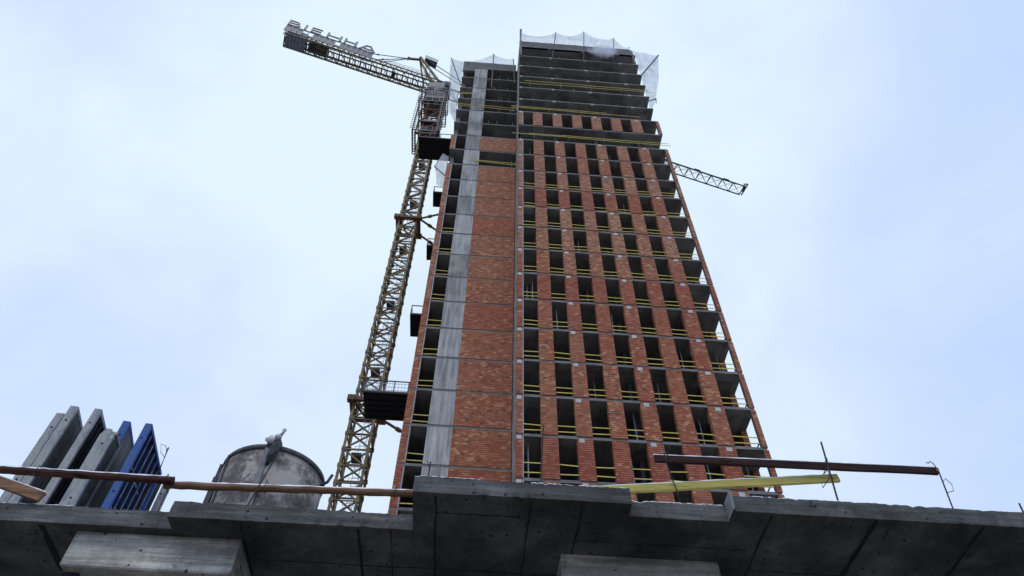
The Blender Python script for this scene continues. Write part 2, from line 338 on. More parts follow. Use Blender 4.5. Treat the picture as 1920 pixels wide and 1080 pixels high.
# ---------------------------------------------------------------- mesh helpers
class MB:
    def __init__(s): s.v = []; s.f = []; s.mi = []
    def add(s, vs_, fs, mi=0):
        o = len(s.v); s.v += [tuple(p) for p in vs_]
        for f in fs: s.f.append(tuple(i+o for i in f)); s.mi.append(mi)
        return s
    def hexa(s, p, mi=0):      # 8 points: bottom ring, top ring
        return s.add(p, [(3, 2, 1, 0), (4, 5, 6, 7), (0, 1, 5, 4), (1, 2, 6, 5), (2, 3, 7, 6), (3, 0, 4, 7)], mi)
    def box(s, x0, x1, y0, y1, z0, z1, mi=0):
        return s.hexa([(x0, y0, z0), (x1, y0, z0), (x1, y1, z0), (x0, y1, z0), (x0, y0, z1), (x1, y0, z1), (x1, y1, z1), (x0, y1, z1)], mi)
    def bar(s, a, b, w_=0.1, h_=None, mi=0, upv=(0, 0, 1)):
        a = Vector(a); b = Vector(b); h_ = h_ or w_
        d = (b-a).normalized(); u = Vector(upv)
        if abs(d.dot(u)) > 0.98: u = Vector((0, 1, 0))
        sx = d.cross(u).normalized()*(w_/2); sz = sx.cross(d).normalized()*(h_/2)
        return s.hexa([a-sx-sz, a+sx-sz, b+sx-sz, b-sx-sz, a-sx+sz, a+sx+sz, b+sx+sz, b-sx+sz], mi)
    def tube(s, pts, r, n=8, mi=0):
        pts = [Vector(p) for p in pts]; rr = r if isinstance(r, (list, tuple)) else [r]*len(pts)
        vv = []; ff = []
        for i, p in enumerate(pts):
            d = (pts[min(i+1, len(pts)-1)]-pts[max(i-1, 0)]).normalized()
            a = d.cross(Vector((0, 0, 1)))
            if a.length < 0.05: a = d.cross(Vector((0, 1, 0)))
            a.normalize(); b = a.cross(d).normalized()
            for k in range(n):
                t_ = 2*math.pi*k/n; vv.append(p+(a*math.cos(t_)+b*math.sin(t_))*rr[i])
        for i in range(len(pts)-1):
            for k in range(n):
                ff.append((i*n+k, i*n+(k+1) % n, (i+1)*n+(k+1) % n, (i+1)*n+k))
        ff.append(tuple(range(n-1, -1, -1))); ff.append(tuple((len(pts)-1)*n+k for k in range(n)))
        return s.add(vv, ff, mi)
    def build(s, name, mats, parent=None, smooth=False):
        org = Vector(parent['_org']) if parent is not None else Vector((0, 0, 0))
        if parent is None and s.v:
            xs = [p[0] for p in s.v]; ys = [p[1] for p in s.v]; zs = [p[2] for p in s.v]
            org = Vector(((min(xs)+max(xs))/2, (min(ys)+max(ys))/2, min(zs)))
        me = bpy.data.meshes.new(name)
        me.from_pydata([(p[0]-org.x, p[1]-org.y, p[2]-org.z) for p in s.v], [], s.f)
        for m_ in (mats if isinstance(mats, (list, tuple)) else [mats]): me.materials.append(m_)
        for p, i in zip(me.polygons, s.mi): p.material_index = i; p.use_smooth = smooth
        me.validate(); me.update()
        o = bpy.data.objects.new(name, me); col.objects.link(o)
        if parent is not None: o.parent = parent
        else: o.location = (org.x, org.y, org.z+EYE)
        o['_org'] = tuple(org)
        return o
def thing(name, label, cat, org, group=None):
    o = bpy.data.objects.new(name, None); col.objects.link(o)
    o.location = (org[0], org[1], org[2]+EYE); o['_org'] = tuple(float(x) for x in org)
    o['label'] = label; o['category'] = cat
    if group: o['group'] = group
    return o
def tag(o, label, cat, group=None):
    o['label'] = label; o['category'] = cat
    if group: o['group'] = group
    return o
def copy_part(o, dz, parent):
    c = o.copy(); c.parent = parent; c.location = (o.location.x, o.location.y, o.location.z+dz)
    col.objects.link(c); return c

# ---------------------------------------------------------------- ground
g = MB().add([(-600, -600, -1.6), (600, -600, -1.6), (600, 600, -1.6), (-600, 600, -1.6)], [(0, 1, 2, 3)]).build('ground', M['ground'])
g['kind'] = 'structure'

# ---------------------------------------------------------------- tower
def hz(i): return 27.49+3*i if i <= 12 else 63.49+3.075*(i-12)       # soffit height of slab i
TH = 0.19
TW = thing('tower_building', 'tall unfinished tower block of red brick piers between grey concrete floor slabs', 'building', (6, 39, -1.6))
YR, YL = 31.0, 34.1             # front of the right wing and of the set-back left wing
XL, XC, XR = -4.33, 2.25, 16.22
PIERS = [(3.655, 4.57), (5.61, 6.49), (7.54, 8.45), (9.465, 10.39), (11.42, 12.38), (13.435, 14.41)]
TONE = {-2: .45, -1: .02, 0: .5, 1: .5, 2: .45, 3: .42, 4: .12, 5: .55, 6: .85, 7: .9, 8: .25, 9: .95, 10: .75, 11: .85, 13: .95}
MIXD = {-2: .5, -1: .12, 0: .75, 1: .75, 2: .6, 3: .45, 4: .15, 5: .8, 6: .95, 7: .85, 8: .08, 9: .8, 10: .4, 11: .45, 13: .5}
BR = [i for i in range(-2, 12)]+[13]

def slab_mb(z, th=TH, y0=0.0):
    a = [(XL, YL+0.03+y0), (XC+0.02, YL+0.03+y0), (XC+0.02, YR+0.05+y0), (XR-0.02, YR+0.05+y0), (XR-0.02, 47), (XL, 47)]
    m = MB(); n = len(a)
    vv = [(x, y, z) for x, y in a]+[(x, y, z+th) for x, y in a]
    ff = [tuple(range(n-1, -1, -1)), tuple(range(n, 2*n))]+[(k, (k+1) % n, n+(k+1) % n, n+k) for k in range(n)]
    m.add(vv, [ff[0], ff[1]], 1); m.add(vv, ff[2:], 0)
    return m
for i in range(-3, 21):
    slab_mb(hz(i)).build('floor_slab', [M['slab_edge'], M['soffit']], TW)

def storey_piece(i, name, mb, mats=None):
    o = mb.build(name, mats or M['brick'], TW)
    o['tone'] = min(1.0, max(0.0, TONE[i]+random.uniform(-.16, .16))); o['mixed'] = min(1.0, max(0.0, 0.8*MIXD[i]*random.uniform(.5, 1.3)))
    return o
for i in BR:
    z0, z1 = hz(i)+TH, hz(i+1)
    for k, (a, b) in enumerate(PIERS):
        storey_piece(i, 'brick_pier', MB().box(a, b, YR, YR+0.38, z0-0.015, z1))
    storey_piece(i, 'corner_pier', MB().box(XC+0.0, 2.615, YR, YR+0.30, z0-0.015, z1).box(2.615, 2.68, YR+0.03, YR+0.32, z0, z1, 1), [M['brick'], M['strip']])
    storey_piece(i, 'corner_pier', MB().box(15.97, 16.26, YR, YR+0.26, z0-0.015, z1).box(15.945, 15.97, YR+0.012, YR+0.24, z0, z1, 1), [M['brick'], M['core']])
    storey_piece(i, 'corner_pier', MB().box(XL, -3.90, YL, YL+0.4, z0-0.015, z1).box(-3.90, -3.84, YL+0.02, YL+0.4, z0, z1, 1), [M['brick'], M['strip']])
    o = storey_piece(i, 'brick_wall', MB().box(-1.345, 2.2, YL, YL+0.38, z0-0.01, z1-0.01))
    o['tone'] = 0.22+0.5*TONE[i]; o['mixed'] = 0.12+0.5*MIXD[i]
    storey_piece(i, 'side_wall', MB().box(15.85, XR, YR+1.80, YR+2.2, z0, z1).box(15.9, XR-0.05, YR+2.2, 46.8, z0, z1))
    storey_piece(i, 'side_wall', MB().box(XL, XL+0.3, YL+0.8, 46.8, z0, z1))
MB().box(XL+.05, XC, YL+.06, 46.9, -1.6, hz(-2)-0.02).build('base_storey', M['soffit'], TW)
MB().box(XC+0.05, XR-.05, YR+.08, 46.9, -1.6, hz(-2)-0.02).build('base_storey', M['soffit'], TW)

# pale column heads under the slabs, columns of the open storeys
HEADS = [(XC+0.03, XC+0.33), (5.72, 6.03), (9.66, 9.99), (13.86, 14.2)]
for i in BR:
    z1 = hz(i+1)
    for k, (a, b) in enumerate(HEADS):
        MB().box(a, b-0.02, YR-0.012, YR+0.1, z1-0.27, z1-0.003).build('column_head', M['pad'], TW)
for i in (12, 14, 15, 16, 17, 18, 19):
    z0, z1 = hz(i)+TH, hz(i+1)
    for a, b in HEADS:
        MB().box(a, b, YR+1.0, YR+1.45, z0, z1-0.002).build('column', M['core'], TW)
        if i > 12: MB().box(a, b, YR+0.035, YR+0.2, z1-0.03, z1+0.15).build('column_head', M['pad'], TW)
    MB().box(XL+.1, XL+.5, YL+0.9, YL+1.3, z0, z1-.002).build('column', M['soffit'], TW)
# long concrete wall of the left wing and the side wall between the wings
for i in range(-3, 20):
    z1 = min(hz(i+1), 87.95)
    MB().box(-2.85, -1.345, YL+0.005+random.uniform(-.01, .01), YL+0.3, hz(i)+TH+.004, z1-.004).build('shear_wall', M['shear'], TW)
MB().box(XC, XC+0.22, YR+1.0, YL+0.4, hz(-3), 89.9).box(XC-0.02, XC+0.0, YR+0.06, YR+0.34, hz(14), 90.0).build('return_wall', M['shear'], TW)
# inside: back wall added to block light and view, then cross walls
MB().box(XL+.3, XR-.4, 38.0, 38.25, hz(-3), 88.0).build('blocking_wall', M['core'], TW)
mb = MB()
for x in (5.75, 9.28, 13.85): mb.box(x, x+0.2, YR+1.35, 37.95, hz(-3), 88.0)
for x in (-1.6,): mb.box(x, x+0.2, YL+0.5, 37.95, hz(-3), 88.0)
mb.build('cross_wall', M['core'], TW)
for k in range(26):
    i = random.randint(-1, 11); g_ = random.choice([(2.68, 3.62)]+[(PIERS[q][1], PIERS[q+1][0]) for q in range(5)]+[(14.5, 15.8)])
    x = random.uniform(g_[0]+.15, g_[1]-.15); y = YR+random.uniform(.7, 1.6)
    MB().tube([(x, y, hz(i)+TH), (x+random.uniform(-.05, .05), y, hz(i+1))], .035, 8).build('shoring_post', M['strip'], TW)
# roof upstand
zr = hz(20)
mb = MB()
def ragged(m, x0, x1, y0, y1, z0, z1, amp, step=0.35, mi=0):
    n = max(2, int((x1-x0)/step)); xs = [x0+(x1-x0)*k/n for k in range(n+1)]
    zt = [z1+random.uniform(-amp, amp) for _ in xs]
    for k in range(n):
        m.hexa([(xs[k], y0, z0), (xs[k+1], y0, z0), (xs[k+1], y1, z0), (xs[k], y1, z0), (xs[k], y0, zt[k]), (xs[k+1], y0, zt[k+1]), (xs[k+1], y1, zt[k+1]), (xs[k], y1, zt[k])], mi)
ragged(mb, XC+0.3, 15.75, YR+0.03, YR+0.25, zr, 90.0, 0.05)
mb.box(15.4, 15.75, YR+.3, YR+.6, 90.0, 90.8)
mb.box(15.75, 15.97, YR+0.05, YR+.3, hz(19)+TH, 89.8)
mb.build('roof_upstand', M['slab_edge'], TW)
mb = MB(); ragged(mb, XL, 2.1, YL+0.0, YL+0.25, 88.0, 90.1, 0.04); mb.box(XL-.0, -2.86, YL+0.02, YL+0.3, 87.2, 88.0)
mb.build('roof_upstand', M['slab_edge'], TW)
MB().box(XC+.02, XC+.27, YR-0.1, YR+0.12, hz(19), 94.0).build('corner_post', M['slab_edge'], TW)
# dark panels of brickwork props at the top open storeys
mb = MB()
for i in (15, 16, 17, 18, 19):
    for k in range(5):
        x = random.uniform(3, 15.5); z0 = hz(i)+TH
        mb.tube([(x, YR+0.25, z0), (x+random.uniform(-.15, .15), YR+0.3, z0+random.uniform(0.8, 1.2))], 0.035, 6)
    for k in range(3):
        x = random.uniform(-1.2, 1.9); z0 = hz(i)+TH
        mb.tube([(x, YL+0.2, z0), (x, YL+0.2, z0+1.1)], 0.035, 6)
mb.build('rail_stanchions', M['steel'], TW)

# guard rails: two yellow boards per opening
def rail(x0, x1, y, z, dz=(0.62, 1.02), tilt=0.03):
    m = MB()
    for d_ in dz:
        a = random.uniform(-tilt, tilt); b = random.uniform(-tilt, tilt)
        m.bar((x0, y+random.uniform(-.02, .02), z+d_+a), (x1, y+random.uniform(-.02, .02), z+d_+b), 0.022, 0.062)
    return m
gaps = [(2.68, 3.655)]+[(PIERS[k][1], PIERS[k+1][0]) for k in range(5)]+[(14.41, 15.92)]
for i in [-1, 0, 1, 2, 3, 4, 5, 6, 7, 8, 9]:
    z0 = hz(i)+TH
    for k, (a, b) in enumerate(gaps):
        dz = (0.12, 0.55) if i == 8 else ((0.32, 0.74) if i >= 0 else (0.36, 1.0))
        o = rail(a, b, YR+0.10, z0, dz, 0.035).build('guard_rail', M['yellow'], TW)
    if True:
        m = MB()
        for d_ in dz: m.bar((16.12, YR+0.26, z0+d_), (16.12, YR+1.62, z0+d_+0.02), 0.04, 0.085)
        m.build('side_rail', M['steel'], TW)
for i in [-2, -1, 0, 1, 2, 3, 4, 5, 6, 7, 8]:
    rail(-3.84, -2.85, YL+0.12, hz(i)+TH, (0.30, 0.78), 0.03).build('guard_rail', M['yellow'], TW)
def long_rail(pts, y, w_=0.06):
    m = MB()
    for (x0, z0, x1, z1) in pts:
        n = max(1, int((x1-x0)/3.2)); L_ = (x1-x0)/n
        for k in range(n):
            a = x0+L_*k-0.12; b = x0+L_*(k+1)+0.12
            za = z0+(z1-z0)*(a-x0)/(x1-x0); zb = z0+(z1-z0)*(b-x0)/(x1-x0)
            m.bar((a, y-0.02*(k % 2), za+random.uniform(-.03, .03)), (b, y-0.02*(k % 2), zb+random.uniform(-.03, .03)), 0.026, w_, 0)
        k = 0
    (x0, z0, x1, z1) = pts[0]; zb = min(p[1] for p in pts)
    for k in range(int((x1-x0)/3.3)+1):
        x = x0+0.4+3.3*k
        if x > x1: break
        m.bar((x, y+0.04, zb-0.7), (x, y+0.04, z0+0.25), 0.05, 0.05, 1)
    return m.build('guard_rail', [M['yellow'], M['steel']], TW)
long_rail([(3.0, 77.60, 16.1, 77.35), (2.45, 76.9, 16.4, 76.95)], YR-0.02)
long_rail([(1.6, 70.75, 11.0, 70.55), (1.6, 70.45, 14.4, 70.2)], YR-0.04)
long_rail([(3.3, 64.75, 16.3, 64.65), (1.7, 64.60, 16.5, 64.20)], YR-0.04)
long_rail([(-1.9, 77.2, 2.0, 77.0), (-1.9, 76.75, 2.0, 76.5)], YL-0.08)
long_rail([(-4.35, 80.2, -2.8, 80.45), (-4.35, 79.85, -2.9, 80.1)], YL-0.08)
long_rail([(-4.35, 77.2, -2.9, 77.15), (-4.35, 76.85, -2.9, 76.7)], YL-0.08)
long_rail([(-1.9, 64.5, 2.15, 64.3), (-1.7, 64.25, 2.15, 63.95)], YL-0.08)

# ---------------------------------------------------------------- safety nets on poles
def net_grid(m, top, bot, nu=10, sag=0.5, bulge=0.25):
    # sheet between two polylines of equal length, hanging slack between the poles
    vv = []; ff = []; nv = 6; U = (len(top)-1)*nu
    for a in range(U+1):
        s_ = a/nu; k = min(int(s_), len(top)-2); f = s_-k
        t_ = Vector(top[k]).lerp(Vector(top[k+1]), f); b_ = Vector(bot[k]).lerp(Vector(bot[k+1]), f)
        c_ = 4*f*(1-f)
        t_ = t_-Vector((0, 0, sag*c_))
        for j in range(nv+1):
            q = t_.lerp(b_, j/nv); r_ = 4*(j/nv)*(1-j/nv)
            vv.append(q+Vector((0, -bulge*r_*0.5, -bulge*r_)))
    for a in range(U):
        for j in range(nv):
            ff.append((a*(nv+1)+j, (a+1)*(nv+1)+j, (a+1)*(nv+1)+j+1, a*(nv+1)+j+1))
    m.add(vv, ff)
    return m
NG = 'white safety nets slung from poles on the tower'
T1 = [(2.35, 30.2, 90.5), (6.58, 30.0, 91.0), (10.08, 30.0, 92.1), (13.65, 30.0, 90.6), (15.5, 30.5, 89.4)]
B1 = [(2.4, 31.0, 90.0), (6.5, 31.0, 90.0), (10.0, 31.0, 90.0), (13.5, 31.0, 90.0), (15.6, 31.0, 89.9)]
n1 = thing('safety_net', 'white net strung along the roof edge of the taller right wing', 'safety net', (9, 30.5, 82), NG)
net_grid(MB(), T1, B1, 12, 1.45, 0.5).build('net_sheet', M['net'], n1, True)
for tip, bx, bz in ((T1[1], 6.1, 85.25), (T1[2], 9.75, 84.9), (T1[3], 13.1, 85.0)):
    MB().tube([(bx, YR-0.0, bz), tip], 0.055, 6).build('pole', M['steel'], n1)
n2 = thing('safety_net', 'white net hanging like a curtain off the right corner of the tower top', 'safety net', (17, 30.5, 74), NG)
tipR = (18.75, 30.5, 87.3); lowR = (16.95, 31.2, 75.9)
m = MB()
net_grid(m, [(16.0, 31.1, 90.0), (17.2, 30.7, 88.35), tipR], [(16.3, 31.6, 85.2), (16.3, 31.6, 84.8), (16.35, 31.6, 84.4)], 8, 0.35, 0.6)
net_grid(m, [tipR, (17.95, 31.0, 81.0), lowR], [(16.35, 31.6, 84.2), (16.3, 31.8, 79.5), (16.3, 32.0, 74.2)], 8, -0.1, 0.1)
m.build('net_sheet', M['net'], n2, True)
MB().tube([(16.2, 31.2, 82.3), tipR], 0.075, 6).build('pole', M['steel'], n2)
MB().tube([(16.1, 31.2, 75.1), lowR], 0.06, 6).tube([lowR, (16.9, 31.4, 75.2)], 0.05, 6).build('pole', M['steel'], n2)
n3 = thing('safety_net', 'white net slung along the roof edge of the lower left wing', 'safety net', (-1.5, 33.5, 82), NG)
tl = (-5.85, 33.2, 88.4)
T3 = [tl, (-4.2, 33.7, 88.9), (-0.77, 33.2, 90.75), (1.67, 33.2, 89.7)]
B3 = [(-4.4, 34.2, 82.4), (-4.35, 34.1, 90.0), (-0.8, 34.1, 90.0), (1.9, 34.1, 90.0)]
m = MB(); net_grid(m, T3[1:], B3[1:], 10, 0.6, 0.1)
net_grid(m, [(-4.3, 34.1, 89.9), tl, (-5.75, 34.0, 84.5), (-5.2, 35.5, 78)], [(-4.4, 34.5, 84.0), (-4.4, 34.4, 83.0), (-4.4, 34.6, 81.0), (-4.4, 36, 76.5)], 6, 0.2, 0.05)
m.build('net_sheet', M['net'], n3, True)
MB().tube([(-4.25, 34.1, 82.5), tl], 0.06, 6).build('pole', M['steel'], n3)
MB().tube([(-0.72, 34.0, 82.2), T3[2]], 0.065, 6).build('pole', M['steel'], n3)
MB().tube([(1.92, 34.0, 84.0), T3[3]], 0.06, 6).build('pole', M['steel'], n3)
n4 = thing('safety_net', 'narrow white net bowing from one pole on the left side wall of the tower', 'safety net', (-4.9, 35.2, 60), NG)
m = MB(); net_grid(m, [(-5.0, 35, 67.2), (-5.6, 35, 64.35), (-5.25, 35, 62.6), (-5.1, 35, 60.9)], [(-4.4, 35.2, 67.0), (-4.4, 35.2, 64.5), (-4.4, 35.2, 62.5), (-4.4, 35.2, 60.9)], 6, 0, 0.0)
m.build('net_sheet', M['net'], n4, True)
MB().tube([(-4.4, 35.0, 62.7), (-5.6, 35.0, 64.35), (-5.35, 35, 65.6)], 0.05, 6).build('pole', M['steel'], n4)

# ---------------------------------------------------------------- loading platforms on the left side wall
def platform(x0, y0, y1, z, label, group, railing=True, mesh=False):
    t = thing('loading_platform', label, 'platform', (x0, (y0+y1)/2, z), group)
    m = MB().box(x0, -4.36, y0, y1, z, z+0.10)
    for k in range(5):
        y = y0+(y1-y0)*(k+0.5)/5; m.bar((x0+.02, y, z-.045), (-4.37, y, z-.045), 0.09, 0.085)
    m.build('deck', M['black'], t)
    if railing:
        m = MB(); n = 4 if x0 < -6 else 2
        for y in (y0+.04, y1-.04):
            for k in range(n):
                x = x0+.04+(-4.42-x0-.04)*k/(n-1); m.bar((x, y, z+.1), (x, y, z+1.15), 0.06)
            for hh in (1.12,): m.bar((x0, y, z+hh), (-4.4, y, z+hh), 0.06)
            m.bar((x0, y, z+.16), (-4.4, y, z+.16), 0.05, 0.12)
        m.bar((x0+.03, y0, z+1.12), (x0+.03, y1, z+1.12), 0.06)
        m.build('railing', M['steel'], t)
        if mesh:
            m = MB(); n = 14
            for k in range(n):
                x = x0+.1+(-4.45-x0-.1)*k/(n-1); m.bar((x, y0+.04, z+.2), (x, y0+.04, z+1.0), 0.022)
            for hh in (.3, .6, .9): m.bar((x0+.05, y0+.04, z+hh), (-4.42, y0+.04, z+hh), 0.022)
            m.build('mesh_infill', M['rail_white'], t)
    return t
PG = 'platforms jutting from the left side wall of the tower'
platform(-7.68, 34.5, 37.0, 69.4, 'large black platform jutting out just below the crane cage', PG, True)
platform(-7.2, 34.5, 37.0, 33.4, 'large black platform with railing and white mesh across the crane mast', PG, True, True)
platform(-5.42, 36.0, 37.6, 61.2, 'small black platform under the narrow white net', PG)
platform(-5.12, 36.0, 37.5, 52.3, 'small black platform just below the upper crane tie struts', PG)
platform(-5.42, 36.0, 38.2, 43.1, 'small black platform lowest on the wall above the railed big one', PG)

# ---------------------------------------------------------------- tower crane
CX, CY = -7.95, 40.88
CR = thing('tower_crane', 'rusty yellow lattice tower crane rising left of the tower', 'crane', (CX, CY, -1.6))
HW = 0.82; PH = 2.765; Z0 = 30.61-PH*12
corners = [(-HW, -HW), (HW, -HW), (HW, HW), (-HW, HW)]
def mast_panel(m, z):
    for x, y in corners: m.bar((CX+x, CY+y, z), (CX+x, CY+y, z+PH), 0.17)
    for k in range(4):
        a = corners[k]; b = corners[(k+1) % 4]
        if k in (2, 3): a, b = b, a
        A = lambda p, zz: (CX+p[0], CY+p[1], zz)
        m.bar(A(a, z), A(b, z), 0.10); m.bar(A(a, z+PH/2), A(b, z+PH/2), 0.075)
        m.bar(A(a, z), A(b, z+PH/2), 0.105); m.bar(A(b, z+PH/2), A(a, z+PH), 0.105)
    for x, y in corners:       # gusset plates at the nodes
        sx = -1 if x > 0 else 1
        m.box(CX+x-0.12, CX+x+0.12, CY+y-0.095, CY+y+0.095, z-0.16, z+0.16)
        m.box(CX+x+sx*0.02-0.16, CX+x+sx*0.02+0.16, CY+y-0.1, CY+y+0.1, z+PH/2-0.13, z+PH/2+0.13)
npan = int((91.5-Z0)/PH)
for s_ in range(0, npan, 3):
    m = MB()
    for k in range(s_, min(s_+3, npan)): mast_panel(m, Z0+k*PH)
    sec = m.build('mast_section', M['crane'] if Z0+s_*PH < 74 else M['crane_rust'], CR)
    # ladder with hoops and a small rest landing inside each section
    za, zb = Z0+s_*PH, Z0+min(s_+3, npan)*PH; m = MB()
    for x in (-0.05, 0.35): m.bar((CX+x, CY+0.45, za), (CX+x, CY+0.45, zb), 0.035)
    k = za
    while k < zb: m.bar((CX-0.05, CY+0.45, k), (CX+0.35, CY+0.45, k), 0.025); k += 0.35
    k = za
    while k < zb:
        for (a, b, c, d_) in ((-.2, .45, -.2, -.15), (-.2, -.15, .5, -.15), (.5, -.15, .5, .45)): m.bar((CX+a, CY+b, k), (CX+c, CY+d_, k), 0.022)
        k += 0.9
    m.build('ladder', M['rail_white'], sec)
    MB().box(CX-0.28, CX+0.42, CY-0.62, CY+0.2, za+PH*0.86, za+PH*0.86+.05).box(CX-.28, CX+.42, CY-.62, CY-.6, za+PH*.86+.05, za+PH*.86+.3).build('rest_landing', M['steel'], sec)
# tie collars with struts to the tower
def collar(z, struts):
    m = MB(); a = 1.08
    for y in (CY-a, CY+a):
        m.bar((CX-a-.12, y, z), (CX+a+.12, y, z), 0.26, 0.34)
    for x in (CX-a, CX+a):
        m.bar((x, CY-a, z), (x, CY+a, z), 0.26, 0.34)
    for sx in (-1, 1):
        for sy in (-1, 1): m.box(CX+sx*a-.26, CX+sx*a+.26, CY+sy*a-.2, CY+sy*a+.2, z-.24, z+.24)
    for (p, q) in ((( -a, -a), (0, a)), ((0, a), (a, -a))): m.bar((CX+p[0], CY+p[1], z), (CX+q[0], CY+q[1], z), 0.14)
    c = m.build('tie_collar', M['crane_rust'], CR)
    for (p, q) in struts:
        p = Vector(p); q = Vector(q)
        MB().bar(p, p.lerp(q, .35), 0.15).bar(p.lerp(q, .32), p.lerp(q, .46), 0.24).bar(p.lerp(q, .44), q, 0.15).build('tie_strut', M['crane'], c)
collar(62.5, [((-6.75, 39.85, 62.5), (-4.33, 39.0, 62.5)), ((-6.75, 39.95, 62.5), (-4.33, 41.7, 62.5)), ((-6.6, 41.95, 62.5), (-4.33, 43.7, 62.5))])
collar(37.8, [((-6.75, 39.85, 37.8), (-4.33, 39.0, 37.8)), ((-6.6, 42.1, 37.8), (-4.33, 44.0, 37.8))])

# climbing cage: ringed walkways with ladder-like gratings round the mast head
m = MB(); cc = Vector((-8.15, 40.95, 0)); hw = 1.2
for sx in (-1, 1):
    for sy in (-1, 1): m.bar((cc.x+sx*hw, cc.y+sy*hw, 80.6), (cc.x+sx*hw, cc.y+sy*hw, 93.6), 0.16)
for z in (80.8, 84.2, 87.6, 91.0, 93.4):
    for sx in (-1, 1):
        m.bar((cc.x+sx*hw, cc.y-hw, z), (cc.x+sx*hw, cc.y+hw, z), 0.16); m.bar((cc.x-hw, cc.y+sx*hw, z), (cc.x+hw, cc.y+sx*hw, z), 0.16)
for z in (80.8, 84.2, 87.6):
    for sy in (-1, 1):
        m.bar((cc.x-hw, cc.y+sy*hw, z), (cc.x+hw, cc.y+sy*hw, z+3.4), 0.10)
m.build('climbing_frame', M['crane_rust'], CR)
def walkway(z, o_=1.72, i_=1.28):
    m = MB(); ring = ((-o_, -i_, -o_, o_), (i_, o_, -o_, o_), (-i_, i_, -o_, -i_), (-i_, i_, i_, o_))
    for (a, b, c, d_) in ring:
        n = max(3, int(max(b-a, d_-c)/0.34))
        lx = (b-a) > (d_-c)
        for k in range(n+1):
            f = k/n
            if lx: x = cc.x+a+(b-a)*f; m.bar((x, cc.y+c, z), (x, cc.y+d_, z), 0.05, 0.05)
            else: y = cc.y+c+(d_-c)*f; m.bar((cc.x+a, y, z), (cc.x+b, y, z), 0.05, 0.05)
    for q in (o_, i_):
        P = [(-q, -q), (q, -q), (q, q), (-q, q)]
        for k in range(4): m.bar((cc.x+P[k][0], cc.y+P[k][1], z), (cc.x+P[(k+1) % 4][0], cc.y+P[(k+1) % 4][1], z), 0.10, 0.14)
    P = [(-o_, -o_), (o_, -o_), (o_, o_), (-o_, o_)]
    for k in range(4):
        a, b = P[k], P[(k+1) % 4]
        for hh in (0.55, 1.1): m.bar((cc.x+a[0], cc.y+a[1], z+hh), (cc.x+b[0], cc.y+b[1], z+hh), 0.05)
        for j in range(5):
            x = cc.x+a[0]+(b[0]-a[0])*j/4; y = cc.y+a[1]+(b[1]-a[1])*j/4; m.bar((x, y, z), (x, y, z+1.1), 0.05)
    return m.build('walkway', M['crane_grey'], CR)
for z in (81.0, 89.2, 92.8): walkway(z, 1.72 if z > 82 else 1.6)
m = MB()
for sx in (-1.58, 1.6):      # vertical access ladders on the cage's outside
    for dy in (-1.68, -1.25): m.bar((cc.x+sx, cc.y+dy, 81), (cc.x+sx, cc.y+dy, 93), 0.06)
    z = 81.2
    while z < 93: m.bar((cc.x+sx, cc.y-1.68, z), (cc.x+sx, cc.y-1.25, z), 0.05); z += 0.42
    for dx in (-.25, .25): m.bar((cc.x+sx+dx, cc.y-1.74, 81), (cc.x+sx+dx, cc.y-1.74, 93), 0.05)
    z = 81.2
    while z < 93: m.bar((cc.x+sx-.25, cc.y-1.74, z), (cc.x+sx+.25, cc.y-1.74, z), 0.045); z += 0.55
m.build('cage_ladder', M['crane_grey'], CR)
MB().box(CX-1.1, CX+1.1, CY-1.1, CY+1.1, 84.4, 84.9).build('jacking_beam', M['navy'], CR)
MB().box(CX-1.25, CX+1.25, CY-1.25, CY+1.25, 91.2, 93.4).tube([(CX, CY, 93.4), (CX, CY, 94.6)], 1.25, 20).box(CX-1.2, CX+1.2, CY-1.2, CY+1.2, 94.6, 96.4).build('slewing_platform', M['navy'], CR)
cab = MB().hexa([(CX+.9, 39.2, 93.5), (CX+1.75, 39.3, 93.5), (CX+1.7, 40.6, 93.4), (CX+.9, 40.5, 93.4), (CX+.9, 38.95, 95.3), (CX+1.75, 39.05, 95.3), (CX+1.7, 40.6, 95.4), (CX+.9, 40.5, 95.4)]).build('operator_cab', M['navy'], CR)
MB().box(CX+1.0, CX+1.65, 39.06, 39.14, 94.0, 95.1).build('cab_window', M['black'], cab)

# slewing top in jib coordinates: l along the jib, o across (+ away from camera), z up
th = math.atan(0.264); jd = Vector((math.cos(th), math.sin(th), 0)); jn = Vector((-math.sin(th), math.cos(th), 0))
def J(l, o_, z): return Vector((CX, CY, 0))+jd*l+jn*o_+Vector((0, 0, z))
# jib, triangular section
m = MB(); ZB = 96.45; ZA = 98.15; hwj = 0.75; n = 25; l0, l1 = 0.8, 46.3; st = (l1-l0)/n
for o_ in (-hwj, hwj): m.bar(J(l0, o_, ZB), J(l1, o_, ZB), 0.15)
m.bar(J(l0, 0, ZA), J(l1-0.4, 0, ZA), 0.17)
for k in range(n):
    a = l0+k*st; b = a+st
    m.bar(J(a, -hwj, ZB), J(a, hwj, ZB), 0.08)
    m.bar(J(a, -hwj, ZB), J(b, hwj, ZB), 0.055); m.bar(J(b, -hwj, ZB), J(a, hwj, ZB), 0.04)
    for o_ in (-hwj, hwj):
        m.bar(J(a, o_, ZB), J((a+b)/2, 0, ZA), 0.075); m.bar(J((a+b)/2, 0, ZA), J(b, o_, ZB), 0.075)
m.bar(J(l1, -hwj, ZB), J(l1, hwj, ZB), 0.14)
m.bar(J(l1, -hwj-.3, ZB+.1), J(l1+.45, -hwj-.3, ZB+.3), 0.16).bar(J(l1+.45, -hwj-.4, ZB+.2), J(l1+.45, hwj+.1, ZB+.2), 0.14).bar(J(l1+.45, -.5, ZB+.2), J(l1+.45, -.5, ZB+1.4), 0.09).bar(J(l1+.1, -hwj, ZB+.2), J(l1+.4, .2, ZB+.2), 0.3)
jib = m.build('jib', M['crane_grey'], CR)
